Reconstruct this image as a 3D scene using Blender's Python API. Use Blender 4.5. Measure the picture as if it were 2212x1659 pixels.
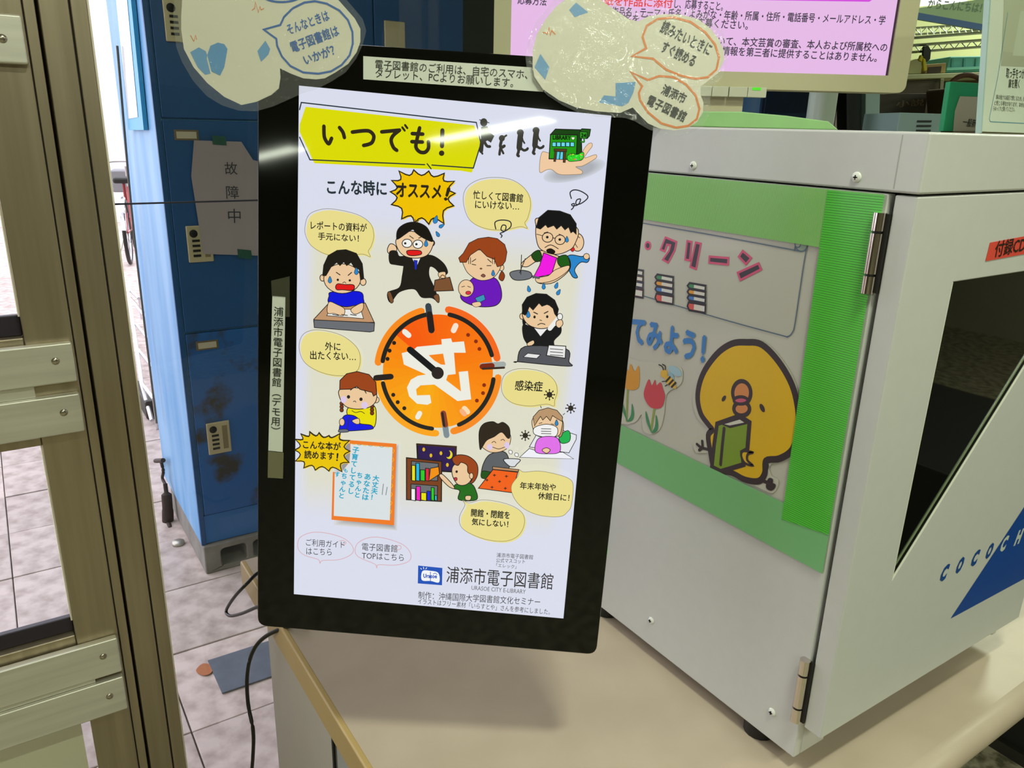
import bpy, bmesh, math, random
from mathutils import Vector, Matrix
from mathutils.geometry import tessellate_polygon
random.seed(4)
sc = bpy.context.scene
for o in list(bpy.data.objects): bpy.data.objects.remove(o)

# ------------------------------------------------------------------ camera, world, lights
F, CX, CY = 1701.8, 1106.0, 829.5
RT = Vector((0.8371155, -0.54647261, 0.02460319))
DN = Vector((-0.15058336, -0.27344351, -0.95002805))
FW = Vector((0.5258919, 0.79157838, -0.31119348))
EYE = Vector((0, 0, 1.48))
cd = bpy.data.cameras.new('camera'); cam = bpy.data.objects.new('camera', cd); sc.collection.objects.link(cam)
m = Matrix.Identity(4)
for i in range(3):
    m[i][0] = RT[i]; m[i][1] = -DN[i]; m[i][2] = -FW[i]; m[i][3] = EYE[i]
cam.matrix_world = m
cd.sensor_width = 36; cd.lens = F / 2212 * 36; cd.clip_start = 0.02; cd.clip_end = 200
sc.camera = cam
sc.view_settings.view_transform = 'Standard'; sc.view_settings.look = 'None'
sc.view_settings.gamma = 1; sc.view_settings.exposure = 0.0; sc.view_settings.use_curve_mapping = False
w = bpy.data.worlds.new('world'); sc.world = w; w.use_nodes = True
w.node_tree.nodes['Background'].inputs[0].default_value = (0.95, 0.88, 1.0, 1)
w.node_tree.nodes['Background'].inputs[1].default_value = 3.4

def lamp(p0, p1, width, power, col=(0.92, 1.0, 0.80)):
    p0, p1 = Vector(p0), Vector(p1)
    l = bpy.data.lights.new('tube_light', 'AREA'); l.shape = 'RECTANGLE'
    l.size = (p1 - p0).length; l.size_y = width; l.energy = power; l.color = col
    o = bpy.data.objects.new('tube_light', l); sc.collection.objects.link(o)
    o.location = (p0 + p1) / 2
    o.rotation_euler = (0, 0, math.atan2(p1.y - p0.y, p1.x - p0.x))
    return o
TUBES = [((0.22, -0.12, 2.62), (0.54, -0.12, 2.62), 0.08, 19),
         ((-4.26, -4.75, 2.60), (-2.68, -4.34, 2.60), 0.20, 34),
         ((-7.10, -4.80, 2.60), (-5.88, -4.47, 2.60), 0.20, 28),
         ((1.7, -1.6, 2.62), (2.9, -1.6, 2.62), 0.12, 32),  # this tube and the next two are added for fill
         ((-1.2, -2.0, 2.62), (0.0, -2.0, 2.62), 0.12, 36),
         ((2.9, 0.0, 2.62), (4.1, 0.0, 2.62), 0.12, 22),
         ((3.5, 1.55, 2.62), (4.7, 1.55, 2.62), 0.12, 46)]
for t in TUBES: lamp(*t)

# ------------------------------------------------------------------ pixel rays onto real planes
def ray(x, y): return RT * ((x - CX) / F) + DN * ((y - CY) / F) + FW
def onx(x, y, X): r = ray(x, y); return EYE + r * (X / r.x)
def ony(x, y, Y): r = ray(x, y); return EYE + r * (Y / r.y)
def onz(x, y, Z): r = ray(x, y); return EYE + r * ((Z - EYE.z) / r.z)
class Plane:
    def __init__(s, o, u, n):
        s.o = Vector(o); s.n = Vector(n).normalized(); s.u = (Vector(u) - s.n * Vector(u).dot(s.n)).normalized()
        s.v = s.u.cross(s.n)                      # down, when n faces the viewer and u runs right
        if s.v.z > 0: s.v = -s.v
    def ab(s, x, y):
        r = ray(x, y); p = EYE + r * ((s.o - EYE).dot(s.n) / r.dot(s.n)); d = p - s.o
        return Vector((d.dot(s.u), d.dot(s.v)))
    def at(s, a, b, h=0): return s.o + s.u * a + s.v * b + s.n * h
    def pt(s, x, y, h=0): q = s.ab(x, y); return s.at(q.x, q.y, h)
DISP_O = EYE + Vector((0.50387624, 1.47335513, 0.05926442)) * 0.531
DISP = Plane(DISP_O, (0.82422891, -0.56234513, -0.06644287), (-0.55632903, -0.82592133, 0.08895418))
SIDE = Plane((0.70, 0.43, 1.4), (0, -1, 0), (-1, 0, 0))
FRONT = Plane((0.70, 0.405, 1.4), (1, 0, 0), (0, -1, 0))
HF = Vector((0.5534, 0.8329, 0)).normalized(); HU = Vector((HF.y, -HF.x, 0))
def facing(d): return Plane(EYE + HF * d, HU, -HF)

# ------------------------------------------------------------------ materials
def lin(h):
    c = [int(h[i:i + 2], 16) / 255 for i in (0, 2, 4)]
    return tuple(x / 12.92 if x < 0.04045 else ((x + 0.055) / 1.055) ** 2.4 for x in c) + (1,)
_m = {}
def mat(name, col, rough=0.5, metal=0.0, noise=0.0, nscale=20.0, bump=0.0, col2=None, stretch=None, spec=0.5, coat=0.0, rand=0.0, nlo=0.35, nhi=0.65):
    if name in _m: return _m[name]
    M = bpy.data.materials.new(name); M.use_nodes = True; nt = M.node_tree; b = nt.nodes['Principled BSDF']
    c = lin(col) if isinstance(col, str) else col
    b.inputs['Base Color'].default_value = c; b.inputs['Roughness'].default_value = rough; b.inputs['Metallic'].default_value = metal
    b.inputs['Specular IOR Level'].default_value = spec; b.inputs['Coat Weight'].default_value = coat; b.inputs['Coat Roughness'].default_value = 0.05
    if noise or bump or col2:
        tc = nt.nodes.new('ShaderNodeTexCoord'); mp = nt.nodes.new('ShaderNodeMapping'); nz = nt.nodes.new('ShaderNodeTexNoise')
        nt.links.new(tc.outputs['Object'], mp.inputs[0]); nt.links.new(mp.outputs[0], nz.inputs['Vector'])
        nz.inputs['Scale'].default_value = nscale; nz.inputs['Detail'].default_value = 6
        if stretch: mp.inputs['Scale'].default_value = stretch
        rp = nt.nodes.new('ShaderNodeValToRGB'); nt.links.new(nz.outputs['Fac'], rp.inputs[0])
        rp.color_ramp.elements[0].position = nlo; rp.color_ramp.elements[1].position = nhi
        c2 = lin(col2) if col2 else tuple(x * (1 - noise) for x in c[:3]) + (1,)
        rp.color_ramp.elements[0].color = c2; rp.color_ramp.elements[1].color = c
        out = rp.outputs[0]
        if rand:
            oi = nt.nodes.new('ShaderNodeObjectInfo'); mr = nt.nodes.new('ShaderNodeMapRange'); mr.inputs[3].default_value = 1 - rand; mr.inputs[4].default_value = 1
            nt.links.new(oi.outputs['Random'], mr.inputs[0]); mx = nt.nodes.new('ShaderNodeVectorMath'); mx.operation = 'SCALE'
            nt.links.new(out, mx.inputs[0]); nt.links.new(mr.outputs[0], mx.inputs['Scale']); out = mx.outputs[0]
        nt.links.new(out, b.inputs['Base Color'])
        if bump:
            bp = nt.nodes.new('ShaderNodeBump'); bp.inputs['Strength'].default_value = bump; bp.inputs['Distance'].default_value = 0.002
            nt.links.new(nz.outputs['Fac'], bp.inputs['Height']); nt.links.new(bp.outputs[0], b.inputs['Normal'])
    _m[name] = M; return M
def film(name, col, alpha, rough=0.1, stripes=None, axis=2):
    """thin translucent sheet: part lets light straight through, part is the sheet's own colour"""
    if name in _m: return _m[name]
    M = mat(name, col, rough); b = M.node_tree.nodes['Principled BSDF']; b.inputs['Alpha'].default_value = alpha
    if stripes:
        nt = M.node_tree; tc = nt.nodes.new('ShaderNodeTexCoord'); wv = nt.nodes.new('ShaderNodeTexWave'); wv.bands_direction = 'XYZ'[axis]
        wv.inputs['Scale'].default_value = stripes; wv.inputs['Distortion'].default_value = 0.12; wv.inputs['Detail Scale'].default_value = 4; wv.inputs['Detail'].default_value = 2
        nt.links.new(tc.outputs['Object'], wv.inputs['Vector']); mr = nt.nodes.new('ShaderNodeMapRange')
        mr.inputs[3].default_value = alpha * 0.68; mr.inputs[4].default_value = min(1, alpha * 1.2)
        nt.links.new(wv.outputs['Fac'], mr.inputs[0]); nt.links.new(mr.outputs[0], b.inputs['Alpha'])
    return M
def front_only(nt, fac, k):
    g = nt.nodes.new('ShaderNodeNewGeometry'); a = nt.nodes.new('ShaderNodeMath'); a.operation = 'SUBTRACT'; a.inputs[0].default_value = 1; nt.links.new(g.outputs['Backfacing'], a.inputs[1])
    b = nt.nodes.new('ShaderNodeMath'); b.operation = 'MULTIPLY'; nt.links.new(fac, b.inputs[0]); nt.links.new(a.outputs[0], b.inputs[1])
    c = nt.nodes.new('ShaderNodeMath'); c.operation = 'MULTIPLY'; nt.links.new(b.outputs[0], c.inputs[0]); c.inputs[1].default_value = k; return c.outputs[0]
def crinkle(name, alpha=0.14):
    """clear laminating film: almost clear, glossy, with buckles"""
    if name in _m: return _m[name]
    M = mat(name, 'D8DCD8', 0.08); nt = M.node_tree; b = nt.nodes['Principled BSDF']; b.inputs['Alpha'].default_value = alpha
    tc = nt.nodes.new('ShaderNodeTexCoord'); nz = nt.nodes.new('ShaderNodeTexNoise'); nz.inputs['Scale'].default_value = 22; nz.inputs['Detail'].default_value = 4; nz.inputs['Distortion'].default_value = 1.4
    nt.links.new(tc.outputs['Object'], nz.inputs['Vector']); bp = nt.nodes.new('ShaderNodeBump'); bp.inputs['Strength'].default_value = 0.8; bp.inputs['Distance'].default_value = 0.007
    nt.links.new(nz.outputs['Fac'], bp.inputs['Height'])
    gl = nt.nodes.new('ShaderNodeBsdfGlossy'); gl.inputs['Roughness'].default_value = 0.06; nt.links.new(bp.outputs[0], gl.inputs['Normal'])
    tr = nt.nodes.new('ShaderNodeBsdfTransparent'); fr = nt.nodes.new('ShaderNodeFresnel'); fr.inputs[0].default_value = 1.45; nt.links.new(bp.outputs[0], fr.inputs['Normal'])
    df = nt.nodes.new('ShaderNodeBsdfDiffuse'); df.inputs[0].default_value = (.6, .62, .6, 1)
    m1 = nt.nodes.new('ShaderNodeMixShader'); m1.inputs[0].default_value = alpha; nt.links.new(tr.outputs[0], m1.inputs[1]); nt.links.new(df.outputs[0], m1.inputs[2])
    m2 = nt.nodes.new('ShaderNodeMixShader'); nt.links.new(front_only(nt, fr.outputs[0], .7), m2.inputs[0]); nt.links.new(m1.outputs[0], m2.inputs[1]); nt.links.new(gl.outputs[0], m2.inputs[2])
    nt.links.new(m2.outputs[0], nt.nodes['Material Output'].inputs[0]); return M
def glass(name='clear_glass', tint=(0.93, 0.97, 0.95, 1)):
    if name in _m: return _m[name]
    M = bpy.data.materials.new(name); M.use_nodes = True; nt = M.node_tree; nt.nodes.clear()
    o = nt.nodes.new('ShaderNodeOutputMaterial'); tr = nt.nodes.new('ShaderNodeBsdfTransparent'); tr.inputs[0].default_value = tint
    gl = nt.nodes.new('ShaderNodeBsdfGlossy'); gl.inputs['Roughness'].default_value = 0.0; fr = nt.nodes.new('ShaderNodeFresnel'); fr.inputs[0].default_value = 1.45
    mx = nt.nodes.new('ShaderNodeMixShader'); nt.links.new(front_only(nt, fr.outputs[0], 1), mx.inputs[0]); nt.links.new(tr.outputs[0], mx.inputs[1]); nt.links.new(gl.outputs[0], mx.inputs[2])
    nt.links.new(mx.outputs[0], o.inputs[0]); _m[name] = M; return M
def ink(h, mode):
    k = mode + '_' + h
    if k in _m: return _m[k]
    M = bpy.data.materials.new(k); M.use_nodes = True; b = M.node_tree.nodes['Principled BSDF']; c = lin(h)
    if mode == 'screen':
        b.inputs['Base Color'].default_value = (0.004, 0.004, 0.004, 1); b.inputs['Emission Color'].default_value = c; b.inputs['Emission Strength'].default_value = 1.0
        b.inputs['Roughness'].default_value = 0.035
    elif mode == 'lcd':
        b.inputs['Base Color'].default_value = (0.01, 0.01, 0.01, 1); b.inputs['Emission Color'].default_value = c; b.inputs['Emission Strength'].default_value = 1.0; b.inputs['Roughness'].default_value = 0.5
    else:
        b.inputs['Base Color'].default_value = c; b.inputs['Roughness'].default_value = 0.3 if mode == 'print' else 0.6
    _m[k] = M; return M

# ------------------------------------------------------------------ objects
def link(o, parent=None):
    sc.collection.objects.link(o)
    if parent is not None:
        o.parent = parent; o.matrix_parent_inverse = Matrix.Translation(-parent.location)
    return o
def tag(o, label=None, cat=None, group=None, kind=None):
    if label: o['label'] = label
    if cat: o['category'] = cat
    if group: o['group'] = group
    if kind: o['kind'] = kind
    return o
def empty(name, loc, label=None, cat=None, group=None, kind=None):
    o = bpy.data.objects.new(name, None); o.empty_display_size = 0.05; o.location = loc; link(o); return tag(o, label, cat, group, kind)
def bmobj(name, bm, mt, parent=None, smooth=False):
    bmesh.ops.recalc_face_normals(bm, faces=bm.faces)
    me = bpy.data.meshes.new(name); bm.to_mesh(me); bm.free()
    if smooth:
        for p in me.polygons: p.use_smooth = True
    me.materials.append(mt); return link(bpy.data.objects.new(name, me), parent)
def add_box(bm, x0, x1, y0, y1, z0, z1, M=None):
    vs = [bm.verts.new((x, y, z)) for x in (x0, x1) for y in (y0, y1) for z in (z0, z1)]
    if M is not None:
        for v in vs: v.co = M @ v.co
    for f in ((0, 1, 3, 2), (4, 6, 7, 5), (0, 4, 5, 1), (2, 3, 7, 6), (0, 2, 6, 4), (1, 5, 7, 3)): bm.faces.new([vs[i] for i in f])
    return vs
def bev(o, wd, seg=2):
    if wd:
        b = o.modifiers.new('bevel', 'BEVEL'); b.width = wd; b.segments = seg; b.limit_method = 'ANGLE'; b.harden_normals = True
        for p in o.data.polygons: p.use_smooth = True
    return o
def box(name, x0, x1, y0, y1, z0, z1, mt, parent=None, bevel=0):
    bm = bmesh.new(); add_box(bm, x0, x1, y0, y1, z0, z1); return bev(bmobj(name, bm, mt, parent), bevel)
def slab(name, pl, pts, h0, h1, mt, parent=None, bevel=0, px=True, holes=()):
    """solid plate: outline (pixels or plane coordinates) on plane pl, from height h0 to h1 along its normal"""
    loops = [[pl.ab(*p) if px else Vector(p) for p in lp] for lp in [pts] + list(holes)]
    tr = tessellate_polygon([[Vector((p.x, p.y, 0)) for p in lp] for lp in loops])
    flat = [p for lp in loops for p in lp]; bm = bmesh.new()
    lo = [bm.verts.new(pl.at(p.x, p.y, h0)) for p in flat]; hi = [bm.verts.new(pl.at(p.x, p.y, h1)) for p in flat]
    if len(loops) == 1: bm.faces.new(lo); bm.faces.new(hi)
    else:
        for t in tr:
            bm.faces.new([lo[i] for i in t]); bm.faces.new([hi[i] for i in t])
    k = 0
    for lp in loops:
        n = len(lp)
        for i in range(n): bm.faces.new([lo[k + i], lo[k + (i + 1) % n], hi[k + (i + 1) % n], hi[k + i]])
        k += n
    return bev(bmobj(name, bm, mt, parent), bevel)
def rquad(Q, r, seg=5):
    out = []
    for i in range(4):
        p = Vector(Q[i]); a = (Vector(Q[i - 1]) - p).normalized(); b = (Vector(Q[(i + 1) % 4]) - p).normalized(); s_, e_ = p + a * r, p + b * r
        for k in range(seg + 1): t = k / seg; out.append(s_ * (1 - t) ** 2 + p * 2 * t * (1 - t) + e_ * t * t)
    return out
def rrect(a0, b0, a1, b1, r, seg=5):
    out = []
    for cx, cy, t0 in ((a1 - r, b0 + r, -90), (a1 - r, b1 - r, 0), (a0 + r, b1 - r, 90), (a0 + r, b0 + r, 180)):
        for i in range(seg + 1):
            t = math.radians(t0 + 90 * i / seg); out.append((cx + r * math.cos(t), cy + r * math.sin(t)))
    return out
def tube(name, pts, r, mt, parent=None, seg=8, smooth=True, cyc=False, sub=6):
    P = [Vector(p) for p in pts]
    if sub > 1 and len(P) > 2: P = [Vector(p) for p in catmull(P, cyc, sub)]
    bm = bmesh.new(); rings = []; n = len(P)
    for i, p in enumerate(P):
        if cyc: d = (P[(i + 1) % n] - P[i - 1]).normalized()
        else: d = (P[min(i + 1, n - 1)] - P[max(i - 1, 0)]).normalized()
        a = d.cross(Vector((0, 0, 1)) if abs(d.z) < 0.9 else Vector((1, 0, 0))).normalized(); b = d.cross(a)
        rr = r[i * (len(r) - 1) // max(1, n - 1)] if isinstance(r, (list, tuple)) else r
        rings.append([bm.verts.new(p + (a * math.cos(t) + b * math.sin(t)) * rr) for t in [2 * math.pi * k / seg for k in range(seg)]])
    for i in range(n if cyc else n - 1):
        A, B = rings[i], rings[(i + 1) % n]
        for k in range(seg): bm.faces.new([A[k], A[(k + 1) % seg], B[(k + 1) % seg], B[k]])
    if not cyc: bm.faces.new(rings[0]); bm.faces.new(rings[-1])
    o = bmobj(name, bm, mt, parent, smooth)
    if smooth: o.data.set_sharp_from_angle(angle=math.radians(50))
    return o
def catmull(P, closed, sub=6):
    n = len(P); out = []
    for i in range(n if closed else n - 1):
        if closed: a, b, c, d = P[i - 1], P[i], P[(i + 1) % n], P[(i + 2) % n]
        else: a, b, c, d = P[max(i - 1, 0)], P[i], P[i + 1], P[min(i + 2, n - 1)]
        for k in range(sub):
            t = k / sub
            out.append(0.5 * ((2 * b) + (c - a) * t + (2 * a - 5 * b + 4 * c - d) * t * t + (3 * b - a - 3 * c + d) * t ** 3))
    if not closed: out.append(P[-1])
    return out
def disc(name, c, n, r, h, mt, parent=None, seg=16, dome=0.0, recess=None):
    """round plate / screw head at c facing n"""
    n = Vector(n).normalized(); a = n.cross(Vector((0, 0, 1)) if abs(n.z) < 0.9 else Vector((1, 0, 0))).normalized(); b = n.cross(a); c = Vector(c)
    bm = bmesh.new(); rings = []
    prof = [(r, 0), (r, h * 0.4)] + ([(r * 0.86, h * 0.75), (r * 0.55, h + dome * 0.7), (r * 0.25, h + dome)] if dome else [(r * 0.95, h)])
    for rr, hh in prof: rings.append([bm.verts.new(c + n * hh + (a * math.cos(2 * math.pi * k / seg) + b * math.sin(2 * math.pi * k / seg)) * rr) for k in range(seg)])
    for A, B in zip(rings, rings[1:]):
        for k in range(seg): bm.faces.new([A[k], A[(k + 1) % seg], B[(k + 1) % seg], B[k]])
    bm.faces.new(rings[0]); bm.faces.new(rings[-1])
    return bmobj(name, bm, mt, parent, True)
def screw(c, n, r, mt, parent, dark):
    s = disc('screw', c, n, r, r * 0.35, mt, parent, dome=r * 0.15); n = Vector(n).normalized()
    a = n.cross(Vector((0, 0, 1))).normalized(); b = n.cross(a); bm = bmesh.new(); c = Vector(c) + n * (r * 0.5)
    for u, v in ((a, b), (b, a)):
        q = [bm.verts.new(c + u * (r * 0.42 * i) + v * (r * 0.12 * j) + n * (r * .02 * k)) for k in (0, 1) for i, j in ((-1, -1), (1, -1), (1, 1), (-1, 1))]
        for f in ((3, 2, 1, 0), (4, 5, 6, 7), (0, 1, 5, 4), (1, 2, 6, 5), (2, 3, 7, 6), (3, 0, 4, 7)): bm.faces.new([q[i] for i in f])
    if parent.parent is None: bmobj('screw_slot', bm, dark, s)
    else: bm.free()
    return s

# ------------------------------------------------------------------ flat print: shapes and lettering lying on a plane
_glyph = {}
def glyphs(s, off):
    k = (s, off)
    if k not in _glyph:
        c = bpy.data.curves.new('t', 'FONT'); c.body = s; c.size = 1; c.offset = off; c.resolution_u = 2; c.fill_mode = 'FRONT'
        o = bpy.data.objects.new('t', c); sc.collection.objects.link(o); dg = bpy.context.evaluated_depsgraph_get(); dg.update()
        me = o.evaluated_get(dg).to_mesh(); vs = [(v.co.x, v.co.y) for v in me.vertices]; fs = [tuple(p.vertices) for p in me.polygons]
        o.evaluated_get(dg).to_mesh_clear(); bpy.data.objects.remove(o); bpy.data.curves.remove(c); _glyph[k] = (vs, fs)
    return _glyph[k]
def bold(off): k = off * 1.35; return [(0, 0)] if off <= 0 else [(k, 0), (-k, 0), (0, k), (0, -k)]
class Art:
    def __init__(s, pl, mode, lift=0.0004, step=1.3e-5):
        s.pl, s.mode, s.h, s.step = pl, mode, lift, step; s.V = []; s.Fc = []; s.mi = []; s.mats = []; s.tr = (0, 0, 1)
    def z(s, ox, oy, k): s.tr = (ox, oy, k); return s
    def q(s, x, y): ox, oy, k = s.tr; return s.pl.ab(ox + x / k, oy + y / k)
    def parse(s, t):
        if isinstance(t, str): v = [float(x) for x in t.split()]; return [(v[i], v[i + 1]) for i in range(0, len(v), 2)]
        return t
    def add(s, pts, faces, col):
        M = ink(col, s.mode) if isinstance(col, str) else col
        if M not in s.mats: s.mats.append(M)
        i = s.mats.index(M); k = len(s.V); s.V += [s.pl.at(p[0], p[1], s.h) for p in pts]
        s.Fc += [tuple(k + j for j in f) for f in faces]; s.mi += [i] * len(faces)
    def poly(s, t, col, sm=False):
        P = [s.q(*p) for p in s.parse(t)]
        if sm: P = catmull(P, True, 5)
        s.h += s.step; tr = tessellate_polygon([[Vector((p.x, p.y, 0)) for p in P]]); s.add(P, tr, col); return P
    def stroke(s, P, wd, col, closed):
        n = len(P); out = []; s.h += s.step
        if n < 2: return
        for i in range(n):
            a = P[i - 1] if (closed or i) else P[0]; b = P[(i + 1) % n] if (closed or i < n - 1) else P[-1]
            d0 = (P[i] - a); d1 = (b - P[i])
            if d0.length < 1e-9: d0 = d1
            if d1.length < 1e-9: d1 = d0
            d0 = d0.normalized(); d1 = d1.normalized(); t = (d0 + d1)
            t = t.normalized() if t.length > 1e-6 else d0
            nn = Vector((-t.y, t.x)); c = max(0.5, nn.dot(Vector((-d0.y, d0.x)))); out.append(nn * (wd / 2 / c))
        V = []; Fs = []
        for i in range(n): V += [P[i] + out[i], P[i] - out[i]]
        for i in range(n if closed else n - 1):
            j = (i + 1) % n; Fs.append((2 * i, 2 * i + 1, 2 * j + 1, 2 * j))
        s.add(V, Fs, col)
        if not closed:
            s.h += s.step
            for e in (P[0], P[-1]):
                s.add([e + Vector((math.cos(t), math.sin(t))) * wd / 2 for t in [k * math.pi / 4 for k in range(8)]], [tuple(range(8))], col)
    def wpx(s, P, wd):
        o, x = s.q(0, 0), s.q(1, 1)                      # size of one pixel of the tracing near the plane's middle
        return wd * (x - o).length / 1.414 * 1.18
    def L(s, t, wd, col='2A2522', sm=True, closed=False):
        pts = s.parse(t); P = [s.q(*p) for p in pts]; w_ = s.wpx(P, wd)
        if sm and len(P) > 2: P = catmull(P, closed, 5)
        s.stroke(P, w_, col, closed)
    def S(s, t, fill, ol='2A2522', wd=4, sm=True):
        P = s.poly(t, fill, sm)
        if ol: s.stroke(P, s.wpx(P, wd), ol, True)
    def E(s, x, y, rx, ry, fill=None, ol=None, wd=4, rot=0, n=28, a0=0, a1=360):
        c, k = math.cos(math.radians(rot)), math.sin(math.radians(rot)); full = a1 - a0 >= 360
        T = [math.radians(a0 + (a1 - a0) * i / (n if full else n - 1)) for i in range(n)]
        P = [s.q(x + rx * math.cos(t) * c - ry * math.sin(t) * k, y + rx * math.cos(t) * k + ry * math.sin(t) * c) for t in T]
        if fill: s.h += s.step; s.add(P, [tuple(range(n))], fill)
        if ol: s.stroke(P, s.wpx(P, wd), ol, full)
    def T(s, txt, x0, y0, x1, y1, col='2A2522', off=0.0, hh=None, shear=0.0):
        vs, fs = glyphs(txt, 0.0)
        if not vs: return
        xa = min(v[0] for v in vs); xb = max(v[0] for v in vs); ya = min(v[1] for v in vs); yb = max(v[1] for v in vs)
        a, b = s.q(x0, y0), s.q(x1, y1); d = (b - a); sx = d.length / (xb - xa); d.normalize(); up = Vector((d.y, -d.x))
        sy = sx if hh is None else s.wpx(None, hh) / (yb - ya)
        for ox, oy in bold(off):
            s.h += s.step; s.add([a + d * ((x + ox - xa) * sx + shear * (y - ya) * sy) + up * ((y + oy - ya) * sy) for x, y in vs], fs, col)
    def VT(s, txt, x0, y0, x1, y1, col='2A2522', off=0.0, k=1.0, tilt=0.0):
        a, b = s.q(x0, y0), s.q(x1, y1); n = len(txt); cell = (b - a).length / n; d = (b - a).normalized()
        if tilt: t = math.radians(tilt); dd = Vector((d.x * math.cos(t) - d.y * math.sin(t), d.x * math.sin(t) + d.y * math.cos(t)))
        else: dd = d
        r = Vector((dd.y, -dd.x)); s.h += s.step
        if r.x < 0: r = -r
        for i, ch in enumerate(txt):
            if ch in ' 　': continue
            vs, fs = glyphs(ch, 0.0); c = a + (b - a) * ((i + 0.5) / n)
            sc_ = cell * k
            for j, (ox, oy) in enumerate(bold(off)):
                V = []
                for x, y in vs:
                    X, Y = x + ox - 0.5, y + oy - 0.36
                    if ch in 'ー（）': X, Y = Y, -X
                    V.append(c + r * (X * sc_) - dd * (Y * sc_))
                s.h += s.step * .2; s.add(V, fs, col)
    def build(s, name, parent=None):
        me = bpy.data.meshes.new(name); me.from_pydata([tuple(v) for v in s.V], [], s.Fc)
        for M in s.mats: me.materials.append(M)
        me.polygons.foreach_set('material_index', s.mi); me.update()
        # all faces must look towards the viewer's side of the plane
        bm = bmesh.new(); bm.from_mesh(me)
        bad = [f for f in bm.faces if f.normal.dot(s.pl.n) < 0]
        if bad: bmesh.ops.reverse_faces(bm, faces=bad)
        bm.to_mesh(me); bm.free()
        return link(bpy.data.objects.new(name, me), parent)

# ================================================================== the setting
steel = mat('brushed_steel', 'AFA189', 0.38, .8, 0.06, 60, col2='A0937B', stretch=(1, 1, .04), bump=.04)
steel2 = mat('brushed_steel_light', 'E2DFD2', 0.42, 0.55, 0.10, 60, col2='D0CDC0', stretch=(.05, 1, 1), bump=.04)
screw_m = mat('screw_steel', 'B8AFA0', 0.25, 1.0); dark = mat('dark_gap', '0C0B09', 0.8); rubber = mat('black_rubber', '15130F', 0.55)
paving = mat('paving_stone', 'CFBEBA', 0.75, 0, 0.3, 16, 0.6, 'A08E88', rand=0.2, nlo=.28, nhi=.6)
grout = mat('paving_joint', '4A4340', 0.9); conc = mat('concrete', '8C8680', 0.85, 0, .25, 25, .6)
blue = mat('locker_blue', '1F6FBE', 0.42, 0, .1, 6, 0, '1A62AC')
rustblue = mat('rusty_locker_blue', '15579C', 0.5, 0, 0, 9, .2, '2E2C28', nlo=.36, nhi=.46); shadeblue = mat('locker_blue_shaded', '124A82', 0.45, 0, .08, 6)  # darker blue for doors and frame edge holds their shade in its colour
wallm = mat('wall_paint', 'A9A58C', 0.8, 0, .05, 3); ceilm = mat('ceiling_paint', 'BFC0B2', 0.85, 0, .04, 3)
cream = mat('cream_wall', 'B9C08A', 0.8, 0, .06, 3)
terr = mat('terrazzo', 'BFB698', 0.5, 0, 0, 26, .1, '6E6A52', nlo=.40, nhi=.58)

def struct(o): o['kind'] = 'structure'; return o
struct(box('floor', -9, 6.5, -8.2, 1.42, -0.05, 0, terr))
struct(box('floor_back_office', 1.95, 6.5, 1.42, 6, -0.05, 0, terr))
struct(box('ceiling', -9, 6.5, -8.2, 1.45, 2.70, 2.80, ceilm)); struct(box('ceiling_back_office', 1.95, 6.5, 1.45, 6, 2.70, 2.80, ceilm))
struct(box('wall_rear', -9, 6.5, -8.3, -8.2, 0, 2.7, wallm)); struct(box('wall_left', -9.1, -9, -8.3, 1.42, 0, 2.7, wallm))
struct(box('wall_right', 6.5, 6.6, -8.3, 6, 0, 2.7, wallm)); struct(box('wall_front', -9, -3.0, 1.30, 1.42, 0, 2.7, wallm))
struct(box('wall_over_windows', -3.0, 1.95, 1.30, 1.42, 2.35, 2.7, wallm)); struct(box('wall_back', 2.0, 6.5, 5.9, 6, 0, 2.7, cream))
bm = bmesh.new(); add_box(bm, 0, 5.5, 0, .04, 0, 2.7, Matrix.Translation((1.90, 1.37, 0)) @ Matrix.Rotation(math.atan2(1, 1.40), 4, 'Z')); struct(bmobj('wall_partition', bm, mat('dark_partition', '2B2E27', .7)))
struct(box('wall_sky_blocker', -9, 6.5, 1.30, 1.44, 2.8, 6.5, wallm))  # unseen wall added above the glazing to cut sky light on the lockers
struct(box('sky_blocker_slab', 0.1, 5.0, 1.44, 4.2, 2.80, 2.92, conc)); struct(box('trim_1', -3.0, 1.95, 1.30, 1.36, 2.28, 2.35, steel))  # outdoor slab is unseen, added to keep sky light off the locker fronts
pav = empty('paving', (0, 3, -.03), kind='structure'); box('joint_bed', -12, 1.83, 1.42, 16, -0.05, -0.012, grout, pav); box('joint_bed', 1.83, 9, 6.05, 16, -.05, -.012, grout, pav)
TS = 0.348; protos = []
for k in range(3):
    bm = bmesh.new(); h = TS / 2 - .0014; add_box(bm, -h, h, -h, h, -.03, 0)
    protos.append(bev(bmobj('paving_stone', bm, paving), .0025, 1)); me = protos[-1]
rows = [2.48 + TS * (j - 3) for j in range(0, 22)]
for i in range(-4, 5):
    for j, y in enumerate(rows):
        x = -0.11 + TS * i + TS / 2; yc = y + TS / 2
        if x > 1.6 or (i < -2 and j < 2): continue
        o = protos[(i * 7 + j * 3) % 3].copy(); link(o); o.location = (x, yc, random.uniform(-.0015, .001)); o.rotation_euler = (random.uniform(-.003, .003), random.uniform(-.003, .003), 0)
        o.parent = pav; o.matrix_parent_inverse = Matrix.Translation(-pav.location)
for p in protos: bpy.data.objects.remove(p)
box('far_paving_field', -12, 1.8, 9.093, 16, -0.012, 0, paving, pav); box('side_paving_field', -12, -1.51, 1.42, 10, -.012, 0, paving, pav)
struct(box('wall_far_building', -0.2, 2.2, 12.9, 13.1, 0, 4.5, mat('white_render', 'E4E2EA', .8, 0, .05, 4)))
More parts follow.
